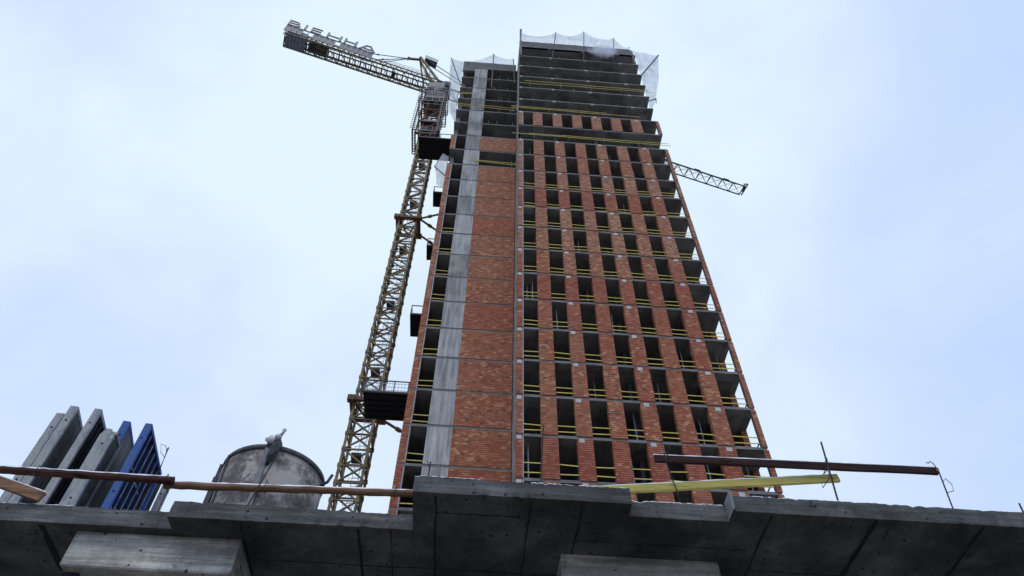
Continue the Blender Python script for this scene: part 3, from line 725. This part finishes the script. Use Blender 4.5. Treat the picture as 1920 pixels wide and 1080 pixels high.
m = MB(); m.box(-.0, .0, 0, 0, 0, 0)
m = MB()
for l in (33.5, 38.2, 42.9): m.bar(J(l, -0.75, ZB+.16), J(l+0.9, -0.75, ZB+.16), 0.24, 0.2)
m.bar(J(24, -.35, ZA-.5), J(45.5, -.35, ZA-.62), 0.035); m.bar(J(24, -.3, ZB-.1), J(45.5, -.3, ZB-.1), 0.03)
m.build('hoist_rope', M['steel'], jib)
# counter jib, box truss with walkway
m = MB(); W = 0.92; ZC = 96.62; H = 1.0; la, lb = -20.9, 0.6; n = 15; st = (lb-la)/n
for o_ in (-W, W):
    for z in (ZC, ZC+H): m.bar(J(la, o_, z), J(lb, o_, z), 0.20 if z == ZC else 0.13)
for o_ in (-0.36, 0.34): m.bar(J(la, o_, ZC), J(lb, o_, ZC), 0.15)
for k in range(n):
    a = la+k*st; b = a+st
    m.bar(J(a, -W, ZC), J(a, W, ZC), 0.12); m.bar(J(a, -W, ZC), J(b, W, ZC), 0.08)
    m.bar(J((a+b)/2, -W, ZC), J((a+b)/2, W, ZC), 0.08)
    for q in range(4): m.bar(J(a+st*q/4+.1, -.36, ZC+.03), J(a+st*q/4+.1, .34, ZC+.03), 0.07)
    for o_ in (-W, W):
        m.bar(J(a, o_, ZC), J((a+b)/2, o_, ZC+H), 0.085); m.bar(J((a+b)/2, o_, ZC+H), J(b, o_, ZC), 0.085)
        m.bar(J(a, o_, ZC), J(a, o_, ZC+H), 0.07)
cj = m.build('counter_jib', M['crane'], CR)
m = MB()
for k in range(13):
    l = -8.3+k*0.6; m.bar(J(l, -W, ZC+H), J(l, -W, ZC+H+1.1), 0.035)
for hh in (.55, 1.1): m.bar(J(-8.3, -W, ZC+H+hh), J(-1.1, -W, ZC+H+hh), 0.04)
m.build('walkway_railing', M['crane_grey'], cj)
m = MB().bar(J(-17.8, 0.0, ZC+.25), J(-15.3, 0.05, ZC+.25), 1.25, 0.5).tube([J(-17.2, -.55, ZC+.9), J(-17.2, .55, ZC+.9)], 0.55, 14).bar(J(-16.2, -.5, ZC+.7), J(-16.2, .5, ZC+.7), .8, .8)
m.build('hoist_winch', M['navy'], cj)
m = MB().bar(J(-6.35, -.5, ZC-.1), J(-6.35, .2, ZC-.1), .4, .5); m.build('cable_box', M['navy'], cj)
for k in range(6):
    l = -20.75+k*0.42
    MB().hexa([J(l, -.98, ZC-.16), J(l+.37, -.98, ZC-.16), J(l+.37, .86, ZC-.16), J(l, .86, ZC-.16), J(l, -.98, ZC+1.7), J(l+.37, -.98, ZC+1.7), J(l+.37, .86, ZC+1.7), J(l, .86, ZC+1.7)]).build('counterweight', M['ballast'], CR)
# roof sign on the near side: framed panels below, big letters above
m = MB(); so = -1.12; zb, zt = 96.95, 98.75
for z in (zb, zt, 98.95): m.bar(J(-21.2, so, z), J(-9.7, so, z), 0.08)
for z in (zb, zt): m.bar(J(-21.2, so+.55, z), J(-9.7, so+.55, z), 0.07)
k = 0; l = -21.2
while l <= -9.65:
    m.bar(J(l, so, zb), J(l, so, zt+.2), 0.08); m.bar(J(l, so+.55, zb), J(l, so+.55, zt), 0.06); 
    l += 0.7188; k += 1
m2 = m
sg = m2.build('roof_sign', M['sign'], CR)
for k in range(16):
    m = MB()
    if k in (3, 4, 9): continue
    l = -21.2+k*0.7188
    m.hexa([J(l+.06, so+.05, zb+.08), J(l+.66, so+.05, zb+.08), J(l+.66, so+.09, zb+.08), J(l+.06, so+.09, zb+.08), J(l+.06, so+.05, zt-.05), J(l+.66, so+.05, zt-.05), J(l+.66, so+.09, zt-.05), J(l+.06, so+.09, zt-.05)])
    m.build('sign_panel', M['crane_grey'], sg)
def letter(strokes):
    m = MB()
    for (a, b, w_) in strokes:
        m.bar(J(a[0], so-.02, a[1]), J(b[0], so-.02, b[1]), w_*.8, 0.14, 0, jn)
    return m.build('letter', M['sign'], sg)
lo, hi = 98.98, 100.75; mid = (lo+hi)/2
# each stroke: start (l, z), end (l, z), thickness
def v_(l): return ((l, lo), (l, hi), 0.34)
letter([v_(-21.1), ((-20.95, hi-.13), (-20.2, hi-.13), .26), ((-20.95, mid), (-20.1, mid), .26), ((-20.95, lo+.13), (-20.0, lo+.13), .26), ((-20.2, hi-.13), (-19.95, hi-.4), .26), ((-19.95, hi-.4), (-20.1, mid), .26), ((-20.1, mid), (-19.72, mid-.4), .26), ((-19.72, mid-.4), (-20.0, lo+.13), .26)])
letter([v_(-18.98)])
letter([v_(-18.1), ((-17.95, hi-.13), (-16.85, hi-.13), .26), ((-17.95, mid), (-16.95, mid), .26), ((-17.95, lo+.13), (-16.85, lo+.13), .26)])
letter([v_(-16.0), v_(-14.3), ((-15.85, mid), (-14.45, mid), .26)])
letter([v_(-13.65), v_(-12.2), ((-13.5, mid), (-12.35, mid), .26)])
letter([((-11.55, lo), (-10.75, hi), .34), ((-10.35, hi), (-9.62, lo), .34), ((-10.75, hi-.14), (-10.35, hi-.14), .28), ((-11.1, lo+.5), (-10.0, lo+.5), .26)])
# A-frame, its pendants and top landing
ap = J(-3.4, 0, 104.9); m = MB()
for o_ in (-.75, .75):
    m.bar(J(0.3, o_, 96.6), J(-3.35, o_*.35, 104.7), 0.26)
    m.bar(J(-2.0, o_, 97.6), J(-3.5, o_*.3, 104.9), 0.16)
for f in (.2, .4, .6, .8):
    a = J(0.3, -.75, 96.6).lerp(J(-3.35, -.26, 104.7), f); b = J(0.3, .75, 96.6).lerp(J(-3.35, .26, 104.7), f-.12); m.bar(a, b, 0.09)
m.bar(J(-3.6, -.4, 104.9), J(-3.2, .4, 104.9), 0.35)
m.build('a_frame', M['crane'], CR)
m = MB()
for hh in (0, .5, 1.0):
    for o_ in (-.45, .45): m.bar(J(-2.9, o_, 105.0+hh*.9), J(-1.1, o_, 104.7+hh*.9), 0.07)
    m.bar(J(-1.1, -.45, 104.7+hh*.9), J(-1.1, .45, 104.7+hh*.9), .06)
for l in (-2.9, -2.0, -1.1):
    for o_ in (-.45, .45): m.bar(J(l, o_, 104.9), J(l, o_, 105.8), 0.05)
m.bar(J(-2.9, 0, 104.95), J(-1.1, 0, 104.65), .85, .06)
m.build('top_landing', M['crane_grey'], CR)
for (q, rr) in ((J(-9.9, -1.0, 98.8), .05), (J(-8.6, 0.3, 100.0), .045), (J(-9.0, -.9, 97.7), .05)):
    q0 = J(-5.0, 0, 103.9)
    MB().bar(q0, q, rr*1.6).bar(q0.lerp(q, .8), q0.lerp(q, .87), .14).build('pendant_cable', M['crane_grey'], CR)
MB().bar(ap, J(-5.0, 0, 103.9), .28).bar(J(-5.0, -.2, 103.95), J(-5.3, .2, 103.75), .3).build('pendant_link', M['crane'], CR)
for o_ in (-.3, .3): MB().bar(J(-2.6, o_, 105.0), J(7.2, o_*.6, 98.2), .085).build('pendant_cable', M['crane_grey'], CR)

# ---------------------------------------------------------------- near podium slab
PD = thing('concrete_podium', 'dark damp concrete podium deck seen from beneath its stepped front edge', 'building', (0, 7, -1.6))
ZS, ZT = 4.06, 4.245
def section(x0, x1, y, zt=ZT, name='deck_edge', amp=0.012, lip=None):
    m = MB(); n = int((x1-x0)/0.025)
    ph = random.uniform(0, 9)
    def f(x, k=0): return 0.0018*math.sin(x*9+ph+k)+0.0012*math.sin(x*23+ph)
    xs = [x0+(x1-x0)*k/n for k in range(n+1)]
    zz = [zt+random.uniform(-amp, amp)*0.35+amp*math.sin(x*2.1+ph)*0.4 for x in xs]
    zb = [ZS+random.uniform(-.0015, .0015) for _ in xs]; zm = [zt-0.062+0.008*math.sin(x*2.2+ph) for x in xs]
    chips = [(random.uniform(x0, x1), random.uniform(.015, .07), random.uniform(.006, .024), random.random() < .5) for _ in range(int((x1-x0)*3.2)+2)]
    def chip(x, low): return max([d_*max(0.0, 1-abs(x-cx_)/w2_) for cx_, w2_, d_, lo_ in chips if lo_ == low] or [0.0])
    zz = [z_-chip(x, False)*.8 for z_, x in zip(zz, xs)]; zb = [z_+chip(x, True)*.9 for z_, x in zip(zb, xs)]
    zm = [min(z_, q_-.014) for z_, q_ in zip(zm, zz)]
    rows = []
    for k, x in enumerate(xs):
        rows.append([(x, y+f(x)+chip(x, True)*.7, zb[k]), (x, y+f(x)-.002, (zb[k]+zm[k])/2), (x, y+f(x), zm[k]), (x, y+0.010+f(x, 2), zm[k]+0.006), (x, y+0.012+f(x, 3), zz[k]-.012), (x, y+0.03+f(x, 3), zz[k]), (x, y+0.35, zt-0.01), (x, 13.5, zt-0.01), (x, 13.5, ZS), (x, y+0.3, ZS)])
    vv = [p for r_ in rows for p in r_]; q = len(rows[0]); ff = []
    for k in range(n):
        for j in range(q): ff.append((k*q+j, (k+1)*q+j, (k+1)*q+(j+1) % q, k*q+(j+1) % q))
    ff.append(tuple(range(q))); ff.append(tuple(n*q+j for j in range(q-1, -1, -1)))
    m.add(vv, ff)
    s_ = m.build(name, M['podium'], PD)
    # crust of old snow along the lip
    m = MB()
    k = 0
    while k < n-3:
        L_ = random.randint(6, 34)
        if random.random() < 0.62:
            for j in range(k, min(k+L_, n-1)):
                h_ = random.uniform(.002, .009)
                m.hexa([(xs[j], y+.018, zz[j]-.004), (xs[j+1], y+.018, zz[j+1]-.004), (xs[j+1], y+.3, zt-.004), (xs[j], y+.3, zt-.004), (xs[j], y+.026, zz[j]+h_), (xs[j+1], y+.026, zz[j+1]+h_), (xs[j+1], y+.3, zt+.02), (xs[j], y+.3, zt+.02)])
        k += L_
    m.build('snow', M['snow'], s_)['kind'] = 'stuff'
    return s_
G = 0.003
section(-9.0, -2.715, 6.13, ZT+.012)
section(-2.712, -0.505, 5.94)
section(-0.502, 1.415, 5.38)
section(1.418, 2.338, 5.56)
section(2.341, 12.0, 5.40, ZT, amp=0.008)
# curled end of the right edge: a pale plastic-lined return face
MB().hexa([(2.325, 5.40, ZS+.01), (2.337, 5.385, ZS+.02), (2.337, 5.56, ZS+.02), (2.325, 5.56, ZS+.01), (2.32, 5.41, ZT+.02), (2.35, 5.39, ZT+.025), (2.35, 5.56, ZT+.02), (2.32, 5.56, ZT+.01)]).build('formwork_film', M['panel_grey'], PD)
# drop beams under the deck
def drop(x0, x1, y0, y1, z0):
    m = MB(); c = 0.012
    m.hexa([(x0+c, y0+c, z0), (x1-c, y0+c, z0), (x1-c, y1, z0), (x0+c, y1, z0), (x0, y0, z0+c), (x1, y0, z0+c), (x1, y1, z0+c), (x0, y1, z0+c)])
    m.hexa([(x0, y0, z0+c), (x1, y0, z0+c), (x1, y1, z0+c), (x0, y1, z0+c), (x0, y0, ZS-.002), (x1, y0, ZS-.002), (x1, y1, ZS-.002), (x0, y1, ZS-.002)])
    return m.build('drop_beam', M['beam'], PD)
drop(-3.585, -2.09, 6.24, 8.2, 3.71)
drop(0.885, 2.375, 6.19, 8.0, 3.62)
# formwork joints and grout ridges on the soffit
m = MB()
def seam(a, b, w_=0.012, jit=0.006):
    n = 26; pts = [Vector((a[0]+(b[0]-a[0])*k/n, a[1]+(b[1]-a[1])*k/n, 0)) for k in range(n+1)]
    d_ = (Vector((b[0], b[1], 0))-Vector((a[0], a[1], 0))).normalized(); s_ = Vector((-d_.y, d_.x, 0))
    off = 0
    vv = []; 
    for p in pts:
        off = off*0.7+random.uniform(-jit, jit); w2 = w_*random.uniform(.45, 1.4)/2
        vv += [p+s_*(off-w2)+Vector((0, 0, ZS-.0045)), p+s_*(off+w2)+Vector((0, 0, ZS-.0045))]
    MB().add(vv, [(2*k, 2*k+1, 2*k+3, 2*k+2) for k in range(n)]).build('soffit_joint', M['seam'], PD)
for a, b, w_ in [((-0.30, 5.42), (-0.30, 9), .016), ((0.53, 5.42), (0.53, 9), .012), ((0.98, 5.42), (0.98, 9), .016), ((-0.30, 5.66), (0.46, 5.66), .012), ((0.98, 5.97), (2.6, 5.97), .010),
             ((2.68, 5.42), (2.68, 9), .014), ((3.62, 5.42), (3.62, 9), .05), ((4.60, 5.42), (4.60, 9), .035), ((3.78, 5.45), (3.78, 5.7), .006),
             ((-1.0, 5.97), (-1.0, 9), .022), ((-2.06, 5.97), (-2.06, 9), .016), ((-3.9, 6.18), (-3.9, 9), .05), ((-0.7, 5.97), (-0.7, 8), .01), ((-5.6, 6.18), (-5.6, 9), .02),
             ((2.7, 6.3), (3.6, 6.3), .01), ((5.7, 5.42), (5.7, 9), .02), ((-2.0, 6.55), (0.9, 6.55), .012)]:
    seam(a, b, w_)
# supports of the podium far behind, out of the picture
for x in (-7.5, -1.2, 5.2, 10.5):
    for y in (8.6, 12.5): MB().box(x-.25, x+.25, y-.25, y+.25, -1.6, ZS-.001).build('podium_column', M['podium'], PD)
# blue shoring prop under the left beam
m = MB().tube([(-3.52, 6.42, 3.705), (-3.52, 6.42, 1.6)], 0.032, 14).tube([(-3.52, 6.42, 1.65), (-3.52, 6.42, -1.58)], 0.04, 14)
pr = thing('shoring_prop', 'blue steel prop standing under the left end of the pale beam', 'prop', (-3.52, 6.42, -1.6))
m.build('tube', M['blue_edge'], pr)
MB().box(-3.60, -3.44, 6.34, 6.50, 3.700, 3.708).build('head_plate', M['steel'], pr)
MB().tube([(-3.52, 6.42, 1.5), (-3.52, 6.42, 1.72)], 0.055, 12).build('collar_nut', M['steel'], pr)

# ---------------------------------------------------------------- formwork panels on the deck
FG = 'formwork panels standing on edge on the deck'
def panel(x, y, thick, depth, ztop, yawd, label, edge, face, ribs=None, chamfer=0.0, rib_mat=None):
    zb = ZT+.002
    t = thing('formwork_panel', label, 'formwork panel', (x+thick/2, y, zb), FG)
    a = R(yawd); ex = Vector((math.cos(a), math.sin(a), 0)); ey = Vector((-math.sin(a), math.cos(a), 0)); o0 = Vector((x, y, 0))
    def P(u, v, z): return o0+ex*u+ey*v+Vector((0, 0, z))
    def bx(m, u0, u1, v0, v1, z0, z1, mi=0):
        m.hexa([P(u0, v0, z0), P(u1, v0, z0), P(u1, v1, z0), P(u0, v1, z0), P(u0, v0, z1), P(u1, v0, z1), P(u1, v1, z1), P(u0, v1, z1)], mi)
    fw = 0.055
    m = MB()
    bx(m, 0, thick, 0, fw, zb, ztop-(chamfer)); bx(m, 0, thick, depth-fw, depth, zb, ztop)
    bx(m, 0, thick, fw, depth-fw, ztop-fw, ztop); bx(m, 0, thick, fw, depth-fw, zb, zb+fw)
    if chamfer:
        c = chamfer
        m.hexa([P(0, 0, ztop-c), P(thick, 0, ztop-c), P(thick, fw, ztop-c), P(0, fw, ztop-c), P(thick*.25, .0, ztop), P(thick*.62, 0, ztop), P(thick*.62, fw, ztop), P(thick*.25, fw, ztop)])
    for zz in [zb+.35+.62*k for k in range(int((ztop-zb-.3)/.62))]:      # bolt holes on the near edge
        pass
    m.build('frame', edge, t)
    m = MB()
    for zz in [ztop-.28-.95*k for k in range(4)]:
        if zz > zb+.2: m.tube([P(thick*.5, -.004, zz), P(thick*.5, .004, zz)], 0.016, 10)
    m.build('tie_holes', M['seam'], t)
    m = MB(); bx(m, thick*.15, thick*(.40 if ribs else .93), fw+.001, depth-fw-.001, zb+fw+.001, ztop-fw-.001)
    m.build('sheet', face, t)
    if ribs:
        m = MB()
        for k in range(ribs):
            v = fw+(depth-2*fw)*(k+.6)/(ribs+.2)
            bx(m, thick*.40+.002, thick*.92, v-.018, v+.018, zb+fw+.002, ztop-fw-.002)
        m.build('ribs', face, t)
        m = MB()
        for k in range(ribs):
            v = fw+(depth-2*fw)*(k+.6)/(ribs+.2)
            bx(m, thick*.92+.001, thick*.92+.008, v-.016, v+.016, zb+fw+.1, ztop-fw-.05)
        for q in range(4):
            zz = zb+.6+(ztop-zb-.6)*q/4.1
            bx(m, thick*.5, thick*.8, fw, depth*.62, zz-.012, zz+.012)
        m.build('cross_ribs', rib_mat or face, t)
    return t
panel(-6.28, 8.80, 0.115, 0.55, 7.70, 4, 'leftmost grey cement-smeared formwork panel of the row', M['grey_edge'], M['ply'])
panel(-6.135, 8.78, 0.12, 0.62, 7.84, 8, 'tallest grey formwork panel, second from the left with mottled face', M['grey_edge'], M['ply'])
panel(-5.775, 8.80, 0.105, 0.55, 7.83, 6, 'grey edged formwork panel with a ribbed side darkened as shade, third from the left', M['grey_edge'], M['ply_shaded'], 3)
panel(-5.485, 8.80, 0.20, 0.40, 7.46, 6, 'thick low grey formwork panel with chamfered top in front of a blue edged one', M['grey_edge'], M['ply'], None, 0.12)
panel(-5.50, 9.20, 0.11, 0.80, 7.97, 8, 'blue edged formwork panel with a grey plywood side', M['blue_edge'], M['ply'])
panel(-4.925, 8.80, 0.10, 1.18, 7.60, 5, 'rightmost tall formwork panel, blue frame with dark blue ribbed back', M['blue_edge'], M['blue_face'], 5, 0, M['crust'])
t7 = panel(-4.945, 10.2, 0.08, 0.16, 7.66, 4, 'narrow grey edged formwork panel just showing behind the blue ribbed one', M['grey_edge'], M['ply_shaded'])
MB().box(-5.25, -4.952, 10.12, 10.17, ZT+.01, 7.64).build('dark_filler', M['ply_shaded'], t7)  # added dark sheet that fills the gap beside the blue panel

# ---------------------------------------------------------------- concrete skip
SK = thing('concrete_skip', 'round cement-crusted steel concrete skip standing on the deck', 'skip', (-2.54, 8.0, ZT))
def ring_wall(m, c, prof, n=72, mi=0):
    vv = []; ff = []
    for k in range(n):
        a = 2*math.pi*k/n
        for r_, z in prof: vv.append((c[0]+r_*math.cos(a), c[1]+r_*math.sin(a), z))
    q = len(prof)
    for k in range(n):
        for j in range(q-1): ff.append((k*q+j, ((k+1) % n)*q+j, ((k+1) % n)*q+j+1, k*q+j+1))
    return m.add(vv, ff, mi)
c = (-2.54, 8.0)
ring_wall(MB(), c, [(0.05, ZT+.25), (0.50, ZT+.3), (.605, ZT+.8), (0.625, 5.4), (0.640, 6.07), (.61, 6.07), (.59, 5.3), (.05, ZT+.45)]).build('shell', M['skip'], SK, True)
m = MB(); ring_wall(m, c, [(0.638, 6.06), (0.652, 6.06), (0.655, 6.09), (0.652, 6.125), (0.60, 6.125), (0.60, 6.03), (.638, 6.06)])
m.build('rim', M['skip_rim'], SK, True)
m = MB()
def on(a, r_, z): return (c[0]+r_*math.cos(R(a)), c[1]+r_*math.sin(R(a)), z)
m.bar(on(272, .655, 6.06), on(272, .63, 4.6), 0.06, 0.03, 0, (0, 1, 0))
m.build('strap', M['panel_grey'], SK)
m = MB()
MB().bar(on(222, .66, 6.09), on(222, .645, 5.3), 0.022, 0.022).build('rod', M['skip_rim'], SK)
MB().bar(on(186, .66, 6.0), on(186, .67, 5.3), 0.10, 0.10).build('bracket', M['skip_rim'], SK)
MB().tube([on(352, .64, 5.98), on(352, .72, 6.03), on(352, .76, 6.14)], .02, 8).build('hook', M['skip_rim'], SK)
MB().bar(on(200, .65, 6.1), on(198, .67, 5.2), .05, .05).build('bracket', M['skip_rim'], SK)
m = MB()
for a in (45, 135, 225, 315): m.bar(on(a, .55, ZT+.6), on(a, .72, ZT+.003), 0.07)
m.build('leg', M['skip_rim'], SK)
# knotted bag and rag caught on the rim
def blob(m, cpt, rx, ry, rz, n=10, k=7, amp=0.25, mi=0):
    vv = []; ff = []
    for i in range(k+1):
        ph = math.pi*i/k
        for j in range(n):
            a = 2*math.pi*j/n; s_ = 1+random.uniform(-amp, amp)
            vv.append((cpt[0]+rx*s_*math.sin(ph)*math.cos(a), cpt[1]+ry*s_*math.sin(ph)*math.sin(a), cpt[2]+rz*s_*math.cos(ph)))
    for i in range(k):
        for j in range(n): ff.append((i*n+j, (i+1)*n+j, (i+1)*n+(j+1) % n, i*n+(j+1) % n))
    return m.add(vv, ff, mi)
BG = thing('plastic_bag', 'pale knotted plastic bag caught on the rim of the round skip', 'bag', (-2.46, 7.34, 6.1))
m = MB(); blob(m, (-2.505, 7.32, 6.165), .065, .05, .055); blob(m, (-2.435, 7.31, 6.215), .045, .04, .04); m.tube([(-2.41, 7.31, 6.235), (-2.39, 7.31, 6.285), (-2.375, 7.30, 6.335)], [.024, .017, .028], 8)
m.build('bag', M['rag'], BG, True)
m = MB(); blob(m, (-2.44, 7.335, 6.10), .075, .035, .13, 10, 8, .3); blob(m, (-2.50, 7.34, 6.12), .05, .03, .07); m.tube([(-2.42, 7.33, 6.1), (-2.46, 7.34, 5.9), (-2.47, 7.36, 5.82)], [.06, .045, .015], 8)
m.build('rag', M['rag_dark'], BG, True)

# ---------------------------------------------------------------- rails, boards and rebar along the deck edge
def log(name, pts, r_, mat, label, cat, snow=True, group=None):
    a, b = Vector(pts[0]), Vector(pts[-1]); n = 40; ps = []; rr = []
    for k in range(n+1):
        p = a.lerp(b, k/n); ps.append(p+Vector((0, random.uniform(-.004, .004), random.uniform(-.004, .004)))); rr.append(r_*random.uniform(.91, 1.08))
    o = MB().tube(ps, rr, 16).build(name, mat, None, True); tag(o, label, cat, group)
    if snow:
        m = MB(); vv = []; ff = []
        for k in range(n+1):
            p = a.lerp(b, k/n); h_ = random.uniform(.006, .015)
            for (dy, dz) in ((-r_*.72, r_*.62), (-r_*.3, r_*.98+h_), (r_*.5, r_*.9+h_), (r_*.75, r_*.6)): vv.append(p+Vector((0, dy, dz)))
        for k in range(n):
            for j in range(4): ff.append((k*4+j, (k+1)*4+j, (k+1)*4+(j+1) % 4, k*4+(j+1) % 4))
        m.add(vv, ff); m.build('snow', M['snow'], o)
    return o
log('timber_rail', [(-5.4, 6.15, 4.625), (-2.90, 6.15, 4.605)], .038, M['wood_dark'], 'dark brown round timber rail across the formwork panels, snow along its top', 'rail', True)
log('timber_rail', [(-3.0, 6.23, 4.61), (0.2, 6.20, 4.668)], .036, M['wood_light'], 'lighter brown round timber rail across the skip and the crane foot, snow along its top', 'rail', True)
def board(name, a, b, w_, h_, mat, label, cat, snow=0.008):
    a = Vector(a); b = Vector(b); n = 10; m = MB(); pts = [a.lerp(b, k/n)+Vector((0, 0, random.uniform(-.0025, .0025))) for k in range(n+1)]
    d_ = (b-a).normalized(); u = Vector((0, 0, 1)); s_ = d_.cross(u).normalized(); zz = s_.cross(d_).normalized()
    vv = []
    for p in pts: vv += [p-s_*w_/2-zz*h_/2, p+s_*w_/2-zz*h_/2, p+s_*w_/2+zz*h_/2, p-s_*w_/2+zz*h_/2]
    ff = [(3, 2, 1, 0), (n*4, n*4+1, n*4+2, n*4+3)]
    for k in range(n):
        for j in range(4): ff.append((k*4+j, k*4+(j+1) % 4, (k+1)*4+(j+1) % 4, (k+1)*4+j))
    o = m.add(vv, ff).build(name, mat); tag(o, label, cat)
    if snow:
        m = MB(); vv = []; n2 = 40
        for k in range(n2+1):
            p = a.lerp(b, k/n2)+zz*(h_/2); h2 = snow*random.uniform(.5, 1.5)
            vv += [p-s_*w_*.52-zz*.003, p+s_*w_*.52-zz*.003, p+s_*w_*.4+zz*h2, p-s_*w_*.4+zz*h2]
        ff = [(3, 2, 1, 0), (n2*4, n2*4+1, n2*4+2, n2*4+3)]
        for k in range(n2):
            for j in range(4): ff.append((k*4+j, k*4+(j+1) % 4, (k+1)*4+(j+1) % 4, (k+1)*4+j))
        m.add(vv, ff).build('snow', M['snow'], o)
    return o
board('timber_plank', (-5.4, 6.10, 4.73), (-3.985, 6.10, 4.30), 0.04, 0.10, M['wood_light'], 'short brown plank slanting down to the deck edge before the grey panels', 'plank')
board('timber_board', (1.742, 5.56, 4.735), (4.553, 5.56, 4.785), 0.03, 0.078, M['wood_black'], 'dark wet timber board reaching out past the tower into the sky', 'board')
board('timber_board', (1.02, 5.62, 4.345), (3.55, 5.62, 4.675), 0.032, 0.078, M['wood_yellow'], 'yellow painted board tilted up behind the deck edge under the dark board', 'board')
RG = 'rebar stubs along the deck edge'
def rebar(pts, r_, label, loop=None):
    a, b = Vector(pts[0]), Vector(pts[-1])
    n = int((b-a).length/0.02) if len(pts) == 2 else 0
    if n > 1:
        ps = [a.lerp(b, k/n) for k in range(n+1)]; rr = [r_*(1.0 if k % 2 else 0.86) for k in range(n+1)]
    else: ps = pts; rr = r_
    o = MB().tube(ps, rr, 7).build('rebar', M['rebar'], None, True); tag(o, label, 'rebar', RG)
    if loop: MB().tube(loop, .0035, 6).build('wire_loop', M['rebar'], o, True)
    return o
zb = ZT-.01
rebar([(3.375, 5.50, zb), (3.452, 5.50, 5.02)], .0095, 'thick bare rebar crossing both boards on the right')
rebar([(4.475, 5.53, zb), (4.555, 5.53, 4.80)], .0075, 'rebar with a wire loop holding the outer end of the dark board',
      [(4.529, 5.525, 4.625), (4.552, 5.50, 4.65), (4.585, 5.50, 4.585), (4.567, 5.50, 4.505), (4.512, 5.525, 4.50)])
MB().tube([(4.552, 5.53, 4.76), (4.53, 5.52, 4.845), (4.505, 5.52, 4.87), (4.48, 5.52, 4.845), (4.46, 5.52, 4.855)], .005, 6).build('wire_hook', M['rebar'], bpy.data.objects['rebar.001'], True)
rebar([(1.93, 5.62, zb), (1.915, 5.58, 4.36), (1.89, 5.58, 4.50), (1.85, 5.54, 4.66), (1.838, 5.52, 4.80)], .006, 'thin bent rebar crossing the left ends of the dark and yellow boards')
rebar([(0.622, 5.46, zb), (0.664, 5.46, 4.99)], .0085, 'tall straight rusty rebar before the lowest brick piers')
rebar([(-0.392, 5.46, zb), (-0.383, 5.46, 4.455)], .007, 'short double rebar stub on the left corner of the projecting deck', [(-0.388, 5.46, 4.37), (-0.405, 5.46, 4.45), (-0.425, 5.46, 4.47)])
rebar([(5.11, 5.48, zb), (5.13, 5.48, 4.385)], .009, 'short rebar stub at the far right end of the deck edge')
rebar([(-2.09, 6.05, zb), (-1.955, 6.05, 4.965)], .0075, 'rebar leaning across the timber rail before the round skip')
rebar([(-3.72, 7.2, zb), (-3.60, 7.2, 5.50), (-3.622, 7.2, 5.86)], .010, 'rebar with a wire loop rising beside the blue ribbed panel', [(-3.60, 7.19, 5.70), (-3.68, 7.19, 5.78), (-3.72, 7.19, 5.90), (-3.66, 7.19, 5.88), (-3.62, 7.19, 5.80)])
# short tie of wire binding the two left rails
MB().tube([(-2.955, 6.09, 4.55), (-2.96, 6.12, 4.66), (-2.97, 6.27, 4.66), (-2.955, 6.28, 4.55), (-2.955, 6.09, 4.55)], .004, 6).build('wire_hook', M['rebar'], None, True)
tag(bpy.data.objects['wire_hook.001'], 'thin wire tie round the joint of the two timber rails', 'wire')

def tie(par, x, y, z, w_, h_, lean=.01):
    MB().tube([(x, y-w_, z-h_), (x+lean, y-w_, z+h_), (x+lean, y+w_, z+h_+.004), (x, y+w_, z-h_), (x+.012, y-w_-.003, z-h_-.002), (x+.02, y-w_-.02, z-h_-.05)], .004, 6).build('wire_tie', M['rebar'], par, True)
L1, L2 = bpy.data.objects['timber_rail'], bpy.data.objects['timber_rail.001']
tie(L2, -2.02, 6.20, 4.63, .047, .047); tie(L2, -0.75, 6.20, 4.655, .047, .047); tie(L1, -4.2, 6.15, 4.615, .047, .047)
B1_, B2_ = bpy.data.objects['timber_board'], bpy.data.objects['timber_board.001']
tie(B1_, 3.43, 5.555, 4.765, .06, .045); tie(B1_, 1.86, 5.545, 4.738, .03, .045); tie(B2_, 3.40, 5.60, 4.655, .09, .05)

# ---------------------------------------------------------------- steam drifting off the top storeys
m, t, b = new_mat('steam'); t.nodes.remove(b)
pv = nd(t, 'ShaderNodeVolumePrincipled'); pv.inputs['Color'].default_value = (0.95, 0.96, 0.98, 1)
tcg = nd(t, 'ShaderNodeTexCoord')
ln = nd(t, 'ShaderNodeVectorMath', operation='LENGTH'); 
v3 = nd(t, 'ShaderNodeVectorMath', operation='MULTIPLY_ADD'); v3.inputs[1].default_value = (2, 2, 2); v3.inputs[2].default_value = (-1, -1, -1)
t.links.new(tcg.outputs['Generated'], v3.inputs[0]); t.links.new(v3.outputs[0], ln.inputs[0])
nn = noise(t, coords(t), 0.9, 4, 0.6)
dn = mth(t, 'MAXIMUM', mth(t, 'SUBTRACT', mth(t, 'MULTIPLY_ADD', nn, 1.7, 0.05), mth(t, 'MULTIPLY', ln.outputs['Value'], 1.15)), 0.0)
t.links.new(mth(t, 'MULTIPLY', dn, 2.6), pv.inputs['Density'])
t.links.new(pv.outputs[0], t.nodes['Material Output'].inputs['Volume'])
mm = MB(); blob(mm, (12.0, 30.1, 86.0), 2.6, 0.8, 2.1, 20, 14, 0.0)
st_ = mm.build('steam_cloud', m, None, True); st_['kind'] = 'stuff'
st_['label'] = 'faint white steam drifting before the top storeys'

for o in bpy.data.objects:
    if '_org' in o: del o['_org']
